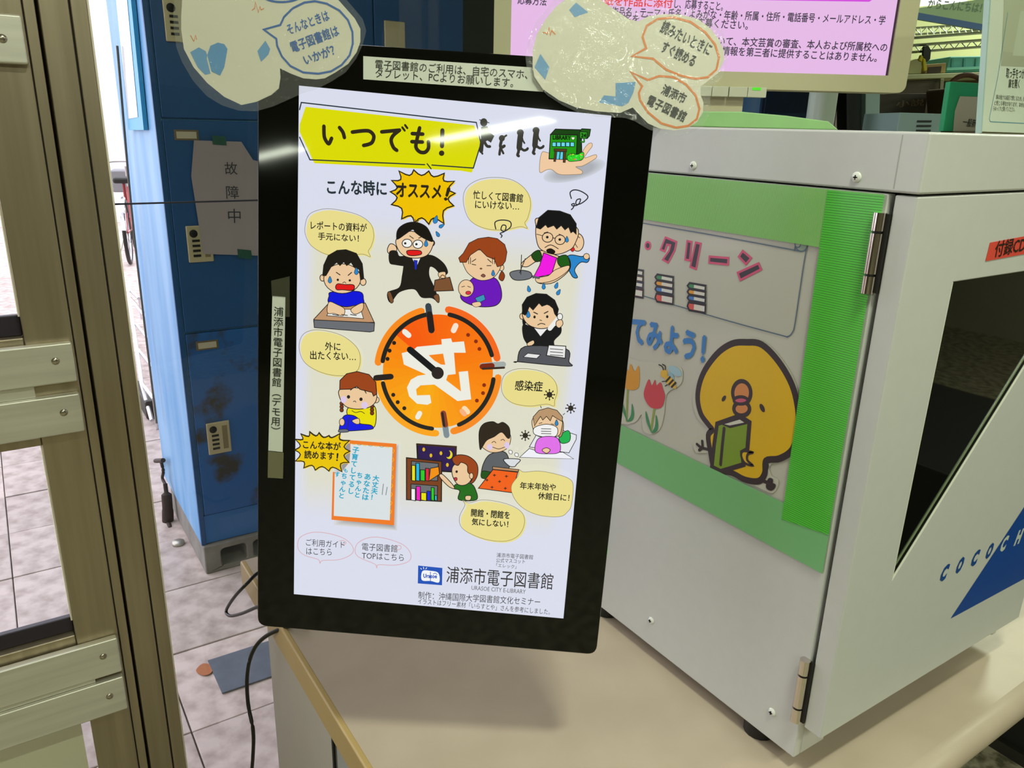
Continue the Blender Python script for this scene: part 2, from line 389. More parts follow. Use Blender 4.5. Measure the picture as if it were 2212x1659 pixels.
struct(box('wall_outdoor_dark', 1.50, 2.9, 2.75, 2.85, 0, 2.8, mat('dark_green_wall', '1B2A22', .7)))

# the glazed front: mullion, fixed pane, door
mu = empty('trim_2', (0.13, 1.33, 0), kind='structure')
box('mullion_face', 0.0985, 0.1345, 1.300, 1.36, 0, 2.3, steel, mu, .002); box('mullion_groove', 0.1345, 0.1363, 1.304, 1.35, 0, 2.3, dark, mu)
box('mullion_return', 0.1363, 0.1570, 1.3005, 1.36, 0, 2.3, steel, mu, .002)
bead = mat('worn_white_bead', 'F4EAD6', .4); box('glazing_bead', 0.1570, 0.1602, 1.308, 1.345, 0, 2.3, bead, mu)
wn = empty('window_1', (0.9, 1.33, 0), kind='structure')
zj = ony(400, 437, 1.33).z
box('window_pane', 0.160, 1.76, 1.329, 1.333, 0.06, zj - .0012, glass(), wn); box('window_pane', 0.160, 1.76, 1.329, 1.333, zj + .0012, 2.28, glass(), wn)
box('pane_joint', 0.160, 1.76, 1.329, 1.333, zj - .0012, zj + .0012, mat('joint_dark', '1A1A2A', .6), wn); box('window_sill', .16, 1.76, 1.31, 1.35, 0, .06, steel, wn, .002)
colm = mat('grey_column', 'A3B0A2', .55, 0, .05, 8)
bm = bmesh.new(); add_box(bm, 1.765, 1.825, 1.30, 1.36, 0, 2.7); struct(bev(bmobj('trim_3', bm, colm), .02, 5))
dr = empty('door_1', (-0.4, 1.33, 0), kind='structure')
box('door_stile', 0.018, 0.0795, 1.300, 1.345, 0.0, 2.25, steel, dr, .002); box('stile_groove', 0.0795, 0.0808, 1.304, 1.34, 0, 2.25, dark, dr)
box('stile_edge', 0.0808, 0.0945, 1.301, 1.345, 0, 2.25, steel, dr, .0015); box('door_gap', 0.0945, 0.0985, 1.33, 1.34, 0, 2.25, dark, dr)
box('door_stile', -0.92, -0.85, 1.300, 1.345, 0, 2.25, steel, dr, .002); box('door_rail', -.85, .018, 1.302, 1.343, 2.17, 2.25, steel, dr)
box('door_rail', -0.85, 0.018, 1.303, 1.343, 1.004, 1.172, steel, dr, .002); box('door_rail', -0.85, 0.018, 1.303, 1.343, 0.505, 0.668, steel, dr, .002)
box('door_rail', -0.85, .018, 1.303, 1.343, 0, .12, steel, dr, .002)
gask = mat('dark_gasket', '2A2230', .5)
box('gasket', -0.85, 0.018, 1.318, 1.33, 1.172, 1.203, gask, dr, .002); box('gasket', -0.85, 0.018, 1.318, 1.33, 0.668, 0.695, gask, dr, .002)
box('door_pane', -0.85, 0.018, 1.324, 1.328, 1.20, 2.17, glass(), dr); box('door_pane', -0.85, 0.018, 1.324, 1.328, 0.69, 1.004, glass(), dr)
box('door_pane', -0.85, 0.018, 1.324, 1.328, .12, .505, glass(), dr); box('frosted_sheet', -0.85, 0.004, 1.316, 1.322, .12, .505, mat('frosted_sheet', 'CFCBB0', .5), dr)
for z0, z1, sx, sy in ((1.541, 1.601, 5, 83), (1.102, 1.1625, 120, 780), (1.022, 1.0835, 138, 891), (0.585, 0.652, 223, 1418), (0.508, 0.575, 237, 1504)):
    pl = box('crossbar_plate', -0.84, 0.0765, 1.285, 1.30, z0, z1, steel2, dr, .003)
    p = ony(sx, sy, 1.285)
    screw((p.x, 1.285, p.z), (0, -1, 0), .0055, screw_m, pl, dark)
box('crossbar_filler', -0.84, 0.020, 1.292, 1.303, 1.084, 1.1015, steel2, dr); box('crossbar_filler', -0.84, .035, 1.292, 1.303, .576, .584, steel2, dr)
for x in (-1.9, -2.95): struct(box('trim_4', x, x + .06, 1.30, 1.36, 0, 2.28, steel))
struct(box('window_2', -1.84, -0.93, 1.33, 1.334, 0, 2.28, glass())); struct(box('window_3', -2.89, -1.90, 1.33, 1.334, 0, 2.28, glass()))

box('glazing_bead', 0.0155, 0.018, 1.306, 1.345, .695, 1.004, bead, dr); box('glazing_bead', 0.0155, 0.018, 1.306, 1.345, 1.203, 2.17, bead, dr)
struct(slab('wall_office', facing(3.9), [(1885, -200), (2600, -200), (2600, 700), (1885, 700)], -.05, 0, cream))
# ceiling lights
house = mat('fixture_white', 'D9DBD2', .5)
names = ['above the counter', 'of the far pair, nearer', 'of the far pair, farther', 'right of the camera, added for fill', 'left behind the camera, added for fill', 'over the right aisle, added for fill', 'in the back office']
for (p0, p1, wd, pw), nm in zip(TUBES, names):
    p0, p1 = Vector(p0), Vector(p1); c = (p0 + p1) / 2; L_ = (p1 - p0).length; an = math.atan2(p1.y - p0.y, p1.x - p0.x)
    t = empty('ceiling_light', (c.x, c.y, 2.7), 'long white fluorescent ceiling light ' + nm, 'ceiling light', 'fluorescent ceiling lights')
    bm = bmesh.new(); add_box(bm, -L_ / 2 - .03, L_ / 2 + .03, -wd / 2 - .02, wd / 2 + .02, 0.004, .70 - .62, Matrix.Translation((c.x, c.y, p0.z)) @ Matrix.Rotation(an, 4, 'Z'))
    bmobj('housing', bm, house, t)

# ================================================================== counter
beige = mat('counter_laminate', 'C3B29E', 0.42, 0, .03, 12, 0, 'BBAA96'); tan = mat('tan_edge_band', 'C0A368', 0.4, 0, .06, 10)
panel = mat('counter_panel', 'BDB5A6', 0.5, 0, .03, 10); grey = mat('grey_panel', 'A9A9A4', .5)
ct = empty('counter', (0.9, 0.8, 0), 'beige laminate service counter with a tan edge and rounded front, under the display and cabinet', 'counter')
fr = lambda x: 0.342 + 0.012 * (x - 0.8)
bm = bmesh.new(); prof = [(0.0, .76)] + []
sec = [(1.24, .76), (1.24, .714)] + [(fr(0) + .023 - .023 * math.cos(math.radians(t)), .737 + .023 * math.sin(math.radians(t))) for t in range(-90, 91, 15)]
ra = [bm.verts.new((.2765, y, z)) for y, z in sec]; rb = [bm.verts.new((1.60, y + (fr(1.60) - fr(0) if i > 1 else 0), z)) for i, (y, z) in enumerate(sec)]
for i in range(len(sec)): bm.faces.new([ra[i], ra[(i + 1) % len(sec)], rb[(i + 1) % len(sec)], rb[i]])
bm.faces.new(ra); bm.faces.new(rb)
top = bmobj('countertop', bm, beige, ct)
for p in top.data.polygons: p.use_smooth = abs(p.normal.y) > .01 and abs(p.normal.z) > .01 or abs(p.normal.y) > .9
box('edge_band', .2735, .2835, .345, 1.2405, .7135, .7606, tan, ct, .003)
ped = box('pedestal', .287, .70, .850, 1.15, 0, .7135, panel, ct, .003); box('pedestal', .289, .70, .47, .845, 0, .7135, grey, ct, .003)
box('pedestal_grip', .2855, .2885, .846, .852, .60, .70, dark, ped)
box('back_rail', .70, 1.58, 1.13, 1.15, .40, .7135, panel, ct); box('counter_leg', 1.53, 1.58, .95, 1.15, 0, .7135, panel, ct)
du = empty('dark_side_unit', (2.3, .3, 0), 'low dark cabinet standing on the speckled floor at the right, below the counter front', 'cabinet')
box('body', 1.96, 2.7, -.8, .93, .03, .66, mat('dark_unit', '14130F', .6), du, .004); box('kick_strip', 1.945, 2.7, -.8, .935, 0, .032, mat('dark_kick', '2C2A22', .5), du)

# ================================================================== book steriliser cabinet
white = mat('white_enamel', 'CDCDC9', 0.32, 0, .02, 60, .02); liner = mat('dark_liner', '0E0E0C', .6)
cb = empty('book_steriliser_cabinet', (0.93, 0.63, .76), 'white enamelled steel book cabinet with hinged dark-windowed door on the counter', 'cabinet')
cb['label'] = 'white steel book cabinet with slanted dark window door, beside the black display'
X0, X1, YB = .70, 1.165, .845
box('side_panel', X0, X0 + .012, .4335, YB, .78, 1.429, white, cb, .0015); box('side_panel', X1 - .012, X1, .4335, YB, .78, 1.429, white, cb, .0015)
box('back_panel', X0 + .012, X1 - .012, YB - .012, YB, .78, 1.429, white, cb); box('base', X0 + .012, X1 - .012, .455, YB - .012, .78, .823, white, cb, .0015); box('base_corner', X0 + .012, .757, .4335, .456, .78, .823, white, cb, .0015)
box('interior_liner', X0 + .013, X1 - .013, .46, YB - .013, .8235, 1.428, liner, cb)
cap = box('top_cap', X0 - .001, X1 + .002, .4035, YB, 1.4305, 1.4840, white, cb, .0025)
box('cap_seam', X0 - .0013, X0 - .0009, .4286, .4292, 1.434, 1.481, grey, cap)
# door with a slanted window
ab = lambda x, z: Vector((x - FRONT.o.x, FRONT.o.z - z))
hole = [ab(.789, 1.344), ab(1.088, 1.344), ab(.787, 1.009)]
door = slab('door', FRONT, [ab(X0 + .0005, 1.4285), ab(1.150, 1.4285), ab(1.150, .829), ab(X0 + .0005, .829)], -.0225, 0, white, cb, .0015, px=False, holes=[hole])
slab('window_pane', FRONT, [ab(.785, 1.348), ab(1.095, 1.348), ab(.784, 1.000)], -.0055, -.003, mat('dark_glass', '060705', .03, spec=.8), door, px=False)
for p_, q_ in (((.789, 1.344), (.787, 1.009)), ((.787, 1.009), (1.088, 1.344))):
    pa, pb = Vector((p_[0], .4062, p_[1])), Vector((q_[0], .4062, q_[1])); tube('window_trim', [pa, pb], .0011, mat('trim_pale', 'D8DAC8', .4), door, 6, sub=1)
for o1, o2, mm in ((.0035, .0022, 'bead_black'), (.008, .0015, 'bead_olive')):
    d_ = Vector((-.335, 0, .301)).normalized() * o1; c_ = mat(mm, '0A0B08' if 'black' in mm else '6E7A5C', .3); tube('window_gasket', [Vector((.787, .4078, 1.009)) + d_, Vector((1.088, .4078, 1.344)) + d_], o2, c_, door, 6, sub=1)
chrome = mat('chrome', 'D9CFC8', .12, 1.0)
for zt, zb in ((1.412, 1.336), (.918, .834)):
    h = empty('hinge', (X0 - .004, .436, zb)); h.parent = cb; h.matrix_parent_inverse = Matrix.Translation(-cb.location)
    H = zt - zb
    for a, b in ((0, .22), (.25, .75), (.78, 1.0)): tube('hinge_barrel', [(X0 - .0045, .4360, zb + H * a), (X0 - .0045, .4360, zb + H * b)], .0060, chrome, h, 14, sub=1)
    box('hinge_leaf', X0 - .0022, X0 + .0005, .4272, .4330, zb + .001, zt - .001, rubber, h)
    tube('hinge_pin', [(X0 - .0045, .4360, zb + .002), (X0 - .0045, .4360, zt - .002)], .0042, rubber, h, 10, sub=1)
for x, y in ((1499, 358), (1852, 383), (1407, 1340), (1668, 1538)):
    p = onx(x, y, X0); s = disc('screw', (X0 - (.0008 if y < 400 else 0), p.y, p.z), (-1, 0, 0), .0052, .002, mat('screw_white', 'E6E6DE', .3), cb, dome=.0008)
    q = Vector((X0 - .0032, p.y, p.z)); bm = bmesh.new()
    for a_, b_ in ((.0022, .0006), (.0006, .0022)): add_box(bm, q.x - .0004, q.x + .001, q.y - a_, q.y + a_, q.z - b_, q.z + b_)
    bmobj('screw_slot', bm, dark, s)
for x, y in ((.7225, .500), (.7225, .80), (1.12, .500), (1.12, .80)): tube('foot', [(x, y, .7605), (x, y, .781)], .020, rubber, cb, 16, sub=1)
st = box('caution_label', .79, .85, .4538, .4552, .793, .808, mat('label_pale', 'D6D6C4', .5), cb); box('caution_mark', .792, .803, .4532, .4540, .796, .806, mat('label_yellow', 'E0B420', .5), st)
A = Art(FRONT, 'print', .0003, 1.5e-5)
A.poly([(2053, 1336), (2212, 1095), (2330, 930), (2420, 1150), (2212, 1250)], '14489A')
def TM(A, txt, x, z, wd, hh, col, shear=.22, off=.02):
    vs, fs = glyphs(txt, off); xa = min(v[0] for v in vs); xb = max(v[0] for v in vs); ya = min(v[1] for v in vs); yb = max(v[1] for v in vs)
    A.h += A.step; c = ab(x, z); A.add([c + Vector((((X - xa) / (xb - xa) - .5) * wd + shear * ((Y - ya) / (yb - ya)) * hh, -((Y - ya) / (yb - ya) - .5) * hh)) for X, Y in vs], fs, col)
pc = [ony(x, y, .405) for x, y in ((2039, 1238), (2073, 1221), (2105.5, 1206), (2137, 1190), (2168, 1175), (2200, 1160))]
for i, (p, ch) in enumerate(zip(pc, 'COCOCH')): TM(A, ch, p.x - .002, p.z, .015, .022, '1A4A92' if i < 4 else 'C9CFC4', .25, .06)
for i, ch in enumerate('ECK'): TM(A, ch, pc[5].x + .037 * (i + 1), pc[5].z + .0003 * i, .015, .022, 'C9CFC4' if i < 1 else '1A4A92', .25, .06)
A.build('door_print', door)
rl = slab('red_label', FRONT, [(2138, 524), (2300, 494), (2292, 534), (2128, 564)], .0003, .0006, mat('red_label', 'DE4A3A', .45)); tag(rl, 'small red strip label with black lettering above the cabinet window', 'label')
A = Art(FRONT, 'print', .0009); A.T('付録CD付き', 2145, 556, 2245, 537, '1E1412', 0.012); A.build('label_print', rl)

# tapes and poster on the cabinet's side
sb = lambda y, z: Vector((.43 - y, 1.4 - z))
paper = mat('poster_paper', 'C2BFB2', .28, coat=.4)
po = empty('poster', (.6995, .64, 1.22), 'laminated grey paper poster of tulips and lettering on the cabinet side', 'poster')
slab('paper_sheet', SIDE, [sb(.83, 1.40), sb(.452, 1.40), sb(.452, 1.052), sb(.83, 1.052)], .0003, .0006, paper, po, px=False)
A = Art(SIDE, 'print', .0009, 1.2e-5); A.z(1280, 240, 3.072); D = '3A3440'; PK = 'D8527A'
A.E(370, 892, 17, 24, D, PK, 8)
A.S('487 838 560 868 548 925 505 1005 470 985 512 925 520 890 496 885 482 930 455 918', D, PK, 8, False); A.S('632 862 660 868 648 990 618 985', D, PK, 8, False); A.S('688 872 722 880 690 1048 652 1032', D, PK, 8, False)
A.S('780 965 905 975 902 1018 778 1005', D, PK, 8, False); A.S('1000 928 1055 975 1022 1015 975 965', D, PK, 8, False); A.S('1105 1010 1122 1050 985 1120 968 1072', D, PK, 8, False)
G = '5A6E80'; A.L('330 742 800 822 1385 930', 4, G); A.E(1390, 882, 40, 48, '94A593', G, 4); A.E(1366, 882, 19, 22, 'B5B9A8', G, 4)
A.L('1345 925 1350 885', 4, G); A.L('1428 890 1400 1060 1350 1400 1332 1465 1300 1495 1250 1485 900 1390 560 1290 280 1208', 4, G)
for cx, cy, dy in ((285, 1125, -10), (485, 1168, 0), (700, 1225, 0)):
    for k, c in enumerate(('3E8A5A', 'E09A3A', '4A7FC8', 'D85A50')):
        y0 = cy - 85 + k * 40 + (8 if k == 3 else 0); hh = 36 if k < 3 else 52
        A.S([(cx - 50 + k * -2, y0), (cx + 55, y0 + 18), (cx + 52, y0 + 18 + hh), (cx - 52, y0 + hh), (cx - 64, y0 + hh / 2)], c, '33303A', 8, False)
        A.poly([(cx - 20, y0 + 12), (cx + 50, y0 + 26), (cx + 48, y0 + 10 + hh), (cx - 22, y0 + hh - 4)], 'DAD6CC')
A.z(1280, 700, 3.072); A.T('てみよう！', 262, 118, 742, 262, '3F7EC0', .035, 108)
A.build('poster_print', po)
def cut(name, pts, label, cat, sm=True):
    t = empty(name, SIDE.pt(*pts[0]), label, cat); P = [SIDE.ab(*p) for p in pts]
    if sm: P = catmull(P, True, 4)
    slab('backing', SIDE, P, .0013, .0015, mat('cutout_paper', 'C6C3B4', .25), t, px=False); return t
Z4 = lambda s: [(1280 + a / 3.072, 700 + b / 3.072) for a, b in Art.parse(None, s)]
ch = cut('chick_cutout', Z4('1040 80 1190 150 1330 340 1395 560 1400 760 1330 880 1190 930 1190 1000 1240 1040 1200 1120 1080 1070 920 1010 850 1000 780 960 780 860 690 850 680 760 770 690 700 620 670 480 740 300 860 150'), 'paper cutout of a round yellow chick reading a green book, on the cabinet poster', 'cutout')
A = Art(SIDE, 'print', .0019, 1.2e-5).z(1280, 700, 3.072); K = '3A2E34'
A.S('1030 120 1130 135 1240 245 1330 400 1370 560 1372 700 1335 830 1250 890 1160 905 1150 990 1110 1040 1020 1030 930 985 820 960 790 850 775 740 800 700 780 670 725 590 705 470 740 330 830 200 930 130', 'E2B418', K, 24)
A.L('1150 905 1165 940 1140 1000 1110 1040', 16, K); A.L('1135 1035 1190 1062', 14, K); A.S('1165 1055 1180 1025 1200 1030 1200 1055 1218 1065 1212 1085 1190 1098 1165 1085', K, K, 6)
A.L('790 835 735 820', 12, K); A.L('735 775 735 820 700 795', 12, K); A.L('735 820 715 835', 12, K)
A.E(998, 455, 60, 78, 'D98A50', K, 16); A.E(998, 560, 52, 45, 'D98A50', K, 16); A.E(992, 505, 46, 24, 'CF5A78', K, 12)
A.E(880, 492, 12, 22, K, None, 0, 30); A.E(1134, 555, 14, 30, K, None, 0, -25)
A.S('835 660 985 608 1050 650 1035 830 1000 850 1010 930 860 975 800 945 815 800', '7E9A2C', K, 18, False); A.S('870 662 985 622 1030 655 920 680', 'D6D3C6', K, 10, False); A.L('882 690 870 800 858 930', 14, K, False)
A.S('1010 840 1070 850 1040 860 1035 900 1070 935 1020 920 995 870', 'E2B418', K, 10)
A.build('chick_print', ch)
tu = cut('tulip_cutout', Z4('160 230 330 250 430 250 540 270 600 300 590 400 500 460 480 600 450 700 390 730 340 700 330 600 290 650 200 660 130 600'), 'clear-edged cutout of yellow and red tulips with a small bee, on the cabinet poster', 'cutout')
A = Art(SIDE, 'print', .0019, 1.2e-5).z(1280, 700, 3.072)
A.L('240 430 232 640', 11, '8FA04A'); A.L('418 555 395 700', 11, '8FA04A')
for dx, dy in ((0, 0), (160, 75)): A.poly([(p[0] + dx, p[1] + dy) for p in A.parse('238 645 205 570 200 500 225 580')], '3C8A5C', True); A.poly([(p[0] + dx, p[1] + dy) for p in A.parse('238 645 262 600 268 525 282 590 272 635')], '3C8A5C', True)
A.S('205 330 220 270 245 310 260 262 285 312 312 275 320 345 310 420 270 437 225 425 205 400', 'D9962C', None); A.S('350 440 380 365 400 405 422 368 432 405 458 385 475 430 488 480 470 545 430 560 385 545 352 490', 'CC4450', None)
A.E(555, 310, 50, 26, '9FBFCB', None, 0, 35); A.E(530, 345, 30, 14, '8FB3C4', None, 0, 60); A.E(482, 328, 24, 27, 'E0B040'); A.S('490 350 520 345 548 375 562 425 530 415 495 385', 'E0B040', None)
for x, y in ((508, 365), (527, 385), (545, 402)): A.L([(x - 12, y + 14), (x + 14, y - 14)], 9, '2E2A20')
A.L('478 302 470 280 448 268', 5); A.L('490 300 490 278 472 266', 5); A.L('470 380 490 378', 4); A.L('490 410 505 400', 4)
A.build('tulip_print', tu)
gA = film('green_tape', '8CCB6C', .84, .3, 190, 1); gB = film('green_tape_ridged', '58C840', .84, .22, 130, 2); gC = film('green_tape_plain', '82C482', .86, .3)
tag(slab('green_tape', SIDE, [sb(.832, 1.4285), sb(.4365, 1.4285), sb(.4365, 1.3715), sb(.832, 1.3715)], .0024, .0026, gA, px=False), 'wide green tape strip along the top of the cabinet side', 'tape', 'green tape strips framing the poster')
tag(slab('green_tape', SIDE, [sb(.832, 1.087), sb(.4345, 1.087), sb(.4345, 1.0285), sb(.832, 1.0285)], .0024, .0026, gC, px=False), 'pale green tape strip along the bottom edge of the poster', 'tape', 'green tape strips framing the poster')
tag(slab('green_tape', SIDE, [sb(.4965, 1.4275), sb(.4355, 1.4275), sb(.4345, 1.076), sb(.448, 1.074), sb(.494, 1.0675)], .0030, .0032, gB, px=False), 'bright ridged green tape strip running upright beside the hinge', 'tape', 'green tape strips framing the poster')

# ================================================================== portrait display
bez = mat('black_glass_bezel', '060605', 0.05, spec=.38); plast = mat('black_plastic', '0D0D0C', .45)
dp = empty('display', tuple(DISP.at(.12, .60, -.015)), 'tall black-framed portrait screen with a bright cartoon notice, on the counter', 'display')
tl, br = DISP.ab(556, 82), DISP.ab(1288, 1415); tr, bl = DISP.ab(1427, 139), DISP.ab(556, 1352)
a0, a1, b0, b1 = (tl.x + bl.x) / 2, (tr.x + br.x) / 2, (tl.y + tr.y) / 2, (bl.y + br.y) / 2
slab('casing', DISP, rquad([tl, tr, br, bl], .011), -.034, 0, bez, dp, .0015, px=False)
slab('back_cover', DISP, rrect(a0 + .05, b0 + .1, a1 - .05, b1 - .1, .02), -.055, -.0342, plast, dp, .003, px=False)
hp = DISP.at(.15, .30, -.056); pole = Vector((.585, 1.02, 0))
disc('stand_base', (pole.x, pole.y, .7605), (0, 0, 1), .085, .012, plast, dp, 32); tube('stand_pole', [(pole.x, pole.y, .77), (pole.x, pole.y, hp.z + .05)], .016, plast, dp, 16, sub=1)
tube('stand_arm', [(pole.x, pole.y, hp.z), hp], .014, plast, dp, 12, sub=1)
led = DISP.ab(1310, 1196); slab('power_light', DISP, rrect(led.x - .003, led.y - .004, led.x + .0015, led.y + .004, .0004, 2), -.010, -.004, ink('40FF20', 'lcd'), dp, px=False)
# screen picture: one soft two-tone ground, then the shapes
sg = bpy.data.materials.new('screen_ground'); sg.use_nodes = True; nt = sg.node_tree; b = nt.nodes['Principled BSDF']; b.inputs['Base Color'].default_value = (.004, .004, .004, 1); b.inputs['Roughness'].default_value = .035
A = Art(DISP, 'screen', .0003, 1.2e-5)
c4 = [DISP.ab(*p) for p in ((646, 185), (1320.5, 250), (1217, 1335.7), (635, 1283))]
uv = nt.nodes.new('ShaderNodeAttribute'); uv.attribute_name = 'sheet'; sx = nt.nodes.new('ShaderNodeSeparateXYZ'); nt.links.new(uv.outputs['Vector'], sx.inputs[0])
def mr(src, a, b_, c=0, d=1):
    n = nt.nodes.new('ShaderNodeMapRange'); n.interpolation_type = 'SMOOTHSTEP'; n.inputs[1].default_value = a; n.inputs[2].default_value = b_; n.inputs[3].default_value = c; n.inputs[4].default_value = d
    nt.links.new(src, n.inputs[0]); return n.outputs[0]
def mul(p, q):
    n = nt.nodes.new('ShaderNodeMath'); n.operation = 'MULTIPLY'; nt.links.new(p, n.inputs[0]); nt.links.new(q, n.inputs[1]); return n.outputs[0]
inner = mul(mul(mr(sx.outputs[0], .03, .085), mr(sx.outputs[0], .985, .93)), mul(mr(sx.outputs[1], .20, .30), mr(sx.outputs[1], .84, .72)))
mx = nt.nodes.new('ShaderNodeMix'); mx.data_type = 'RGBA'; mx.inputs['A'].default_value = lin('D9DCEC'); mx.inputs['B'].default_value = lin('DDDCC8'); nt.links.new(inner, mx.inputs['Factor'])
nt.links.new(mx.outputs['Result'], b.inputs['Emission Color']); b.inputs['Emission Strength'].default_value = 1
A.h += A.step; A.add([c4[0], c4[1], c4[2], c4[3]], [(0, 1, 2, 3)], sg)
def shadow_pad(x, y, rx, ry, rot=0, n=7, c0=(210, 214, 224), c1=(140, 142, 146)):
    for i in range(n): k = 1 - i / n * .45; t = (i + 1) / n; A.E(x, y, rx * k, ry * k, '%02X%02X%02X' % tuple(int(a_ + (b_ - a_) * t * .55) for a_, b_ in zip(c0, c1)), rot=rot)
SK = 'EAC79C'; BK = '1C1A1A'; HB = '8A3C14'
# banner
A.z(640, 180, 6.144)
A.poly('125 312 2360 560 2450 800 2330 1185 2180 1160 240 1060 45 640 50 540', 'DADA00')
A.L('45 350 68 255 2390 520 2450 800 2350 1125 1800 1085', 14, '1C2C34', False); A.L('1705 1080 182 1015 45 715', 14, '1C2C34', False); A.L('1738 1068 1790 1135', 14, '1C2C34', False)
kw = 44
A.L('368 570 372 700 400 770 436 800 470 730', kw, '2C2418'); A.L('575 588 620 650 640 720', kw, '2C2418')
A.L('745 648 900 630 980 640 1030 700 1010 780 960 810 895 825', kw, '2C2418')
A.L('1135 645 1372 622', kw, '2C2418', False); A.L('1372 622 1290 690 1260 760 1290 850 1335 890', kw, '2C2418'); A.L('1408 585 1440 628', 26, '2C2418', False); A.L('1445 555 1475 595', 26, '2C2418', False)
A.L('1638 592 1600 760 1590 850 1640 910 1710 915 1755 860 1755 775', kw, '2C2418'); A.L('1540 668 1680 675', kw, '2C2418', False); A.L('1535 775 1675 780', kw, '2C2418', False)
A.L('1940 625 1935 835', 50, '2C2418', False); A.E(1930, 928, 36, 36, '2C2418')
A.T('こんな時に', 415, 1470, 1200, 1492, '28343A', .022, 172)
def burst(outer, fill, back='F0C818'):
    P = A.parse(outer); n = len(P); cx = sum(p[0] for p in P) / n; cy = sum(p[1] for p in P) / n; out = []
    for i in range(n):
        a_, b_ = P[i], P[(i + 1) % n]; out.append(a_)
        for t in (.25, .5, .75):
            x = a_[0] + (b_[0] - a_[0]) * t; y = a_[1] + (b_[1] - a_[1]) * t; k = 4 * t * (1 - t) * .2; out.append((x + (cx - x) * k, y + (cy - y) * k))
    A.poly([(x + 16, y + 16) for x, y in out], back); A.poly(out, fill); A.L(out, 16, '2A2410', False, True)
burst('1365 1165 1560 1150 1760 1165 1965 1195 2100 1300 2110 1460 2090 1625 1960 1860 1760 1870 1570 1850 1400 1800 1265 1610 1250 1440 1268 1290', 'EFC000')
A.T('オススメ', 1330, 1500, 1920, 1530, '2C2418', .03, 160); A.T('！', 1965, 1545, 1995, 1555, '2C2418', .03, 150)
# walkers, library on a hand
A.z(980, 180, 6.144); W = '36352F'
A.E(400, 520, 48, 55, W); A.L('345 485 470 525', 10, W); A.S('365 580 450 570 480 650 540 700 495 790 450 760 410 780 390 700 360 720', W, None, sm=False)
A.L('400 690 375 800 365 900', 48, W); A.L('365 905 382 935', 24, W); A.L('400 760 440 830 480 840', 34, W)
A.E(640, 730, 40, 42, W); A.L('660 720 700 692', 22, W); A.L('640 740 620 830 640 850 672 832', 36, W); A.L('628 830 615 890 608 945', 30, W); A.L('630 870 660 930', 26, W)
for dx, dy in ((0, 0), (208, -30)):
    A.E(885 + dx, 655 + dy, 46, 44, W); A.L([(p[0] + dx, p[1] + dy) for p in A.parse('890 670 878 760 870 860')], 66, W); A.L([(p[0] + dx, p[1] + dy) for p in A.parse('905 680 915 750 940 795')], 20, W)
    A.L([(p[0] + dx, p[1] + dy) for p in A.parse('865 850 860 910 848 950 862 965')], 34, W); A.L([(p[0] + dx, p[1] + dy) for p in A.parse('880 850 930 890 970 880 982 865')], 30, W)
shadow_pad(1600, 1160, 420, 130, -14)
A.S('1140 1175 1165 930 1260 925 1560 1010 1700 1020 1715 900 1780 810 1830 795 1835 840 1790 900 1735 990 1850 955 1890 950 1890 990 1800 1050 1700 1100 1620 1110 1700 1160 1700 1200 1640 1210 1450 1215 1370 1195 1300 1145 1230 1150', 'EFC9A2', '8A7860', 6)
A.S('1285 680 1350 610 1690 620 1700 960 1630 1010 1640 685', '11420C', BK, 12, False); A.S('1285 680 1640 688 1625 1015 1265 1003', '209A12', BK, 12, False)
A.S('1672 640 1700 605 1815 612 1800 700 1770 735 1672 730', '17590F', BK, 10, False); A.S('1672 645 1770 648 1762 735 1672 730', '2A9A1C', BK, 8, False); A.T('24', 1690, 715, 1752, 718, '0C1C08', .04)
A.L('1728 740 1728 780 1690 775', 18, '1C7A14'); A.T('LIBRARY', 1315, 745, 1550, 752, '0C1C08', .04, 44); A.S('1560 720 1585 715 1605 720 1600 740 1583 752 1566 740', 'E8ECD8', BK, 4)
for i in range(5): x = 1308 + i * 60; A.S([(x, 783), (x + 50, 785), (x + 49, 842), (x - 2, 838)], '69D8EE', BK, 7, False)
A.S('1330 870 1500 875 1498 908 1330 902', '5A3A22', BK, 6, False); A.S('1338 900 1362 902 1352 1040 1326 1038', '5A3A22', BK, 6, False); A.S('1462 905 1490 905 1480 1052 1450 1050', '5A3A22', BK, 6, False)
A.S('1372 908 1408 910 1396 1010 1360 1008', '62CCEC', BK, 5, False); A.S('1418 910 1452 912 1446 1010 1406 1010', '62CCEC', BK, 5, False)
A.S('1510 960 1570 935 1640 945 1700 915 1725 930 1720 990 1690 1020 1600 1035 1530 1035 1505 1000', '2CD828', BK, 7)
for i in range(22): A.E(random.uniform(1520, 1710), random.uniform(945, 1020), 9, 9, random.choice(('F0E030', 'E05050', '60F060', '8080D0', '20A820')))
# speech bubbles, z5
def bubble(outer, fill='E8DC8C', dx=10, dy=10, ol='8A8060', wd=3):
    P = A.parse(outer); Q = [A.q(*p) for p in P]; A.poly([(x + dx, y + dy) for x, y in P], fill, True)
    A.L(P, wd, ol, True, True)
A.z(640, 170, 3.13)
bubble('1130 830 1150 740 1230 685 1340 668 1460 685 1550 750 1585 840 1565 940 1545 975 1562 1012 1515 1000 1400 1022 1270 1010 1170 950')
A.T('忙しくて図書館', 1196, 812, 1530, 838, BK, .012, 52); A.T('にいけない…', 1210, 876, 1505, 888, BK, .012, 48)
bubble('62 1010 90 920 180 882 280 885 420 920 505 980 527 1060 510 1130 490 1165 503 1203 450 1185 350 1195 220 1190 120 1140 75 1080')
A.T('レポートの資料が', 103, 1018, 480, 1036, BK, .012, 52); A.T('手元にない！', 152, 1088, 425, 1104, BK, .012, 46)
DR = '2C86C8'
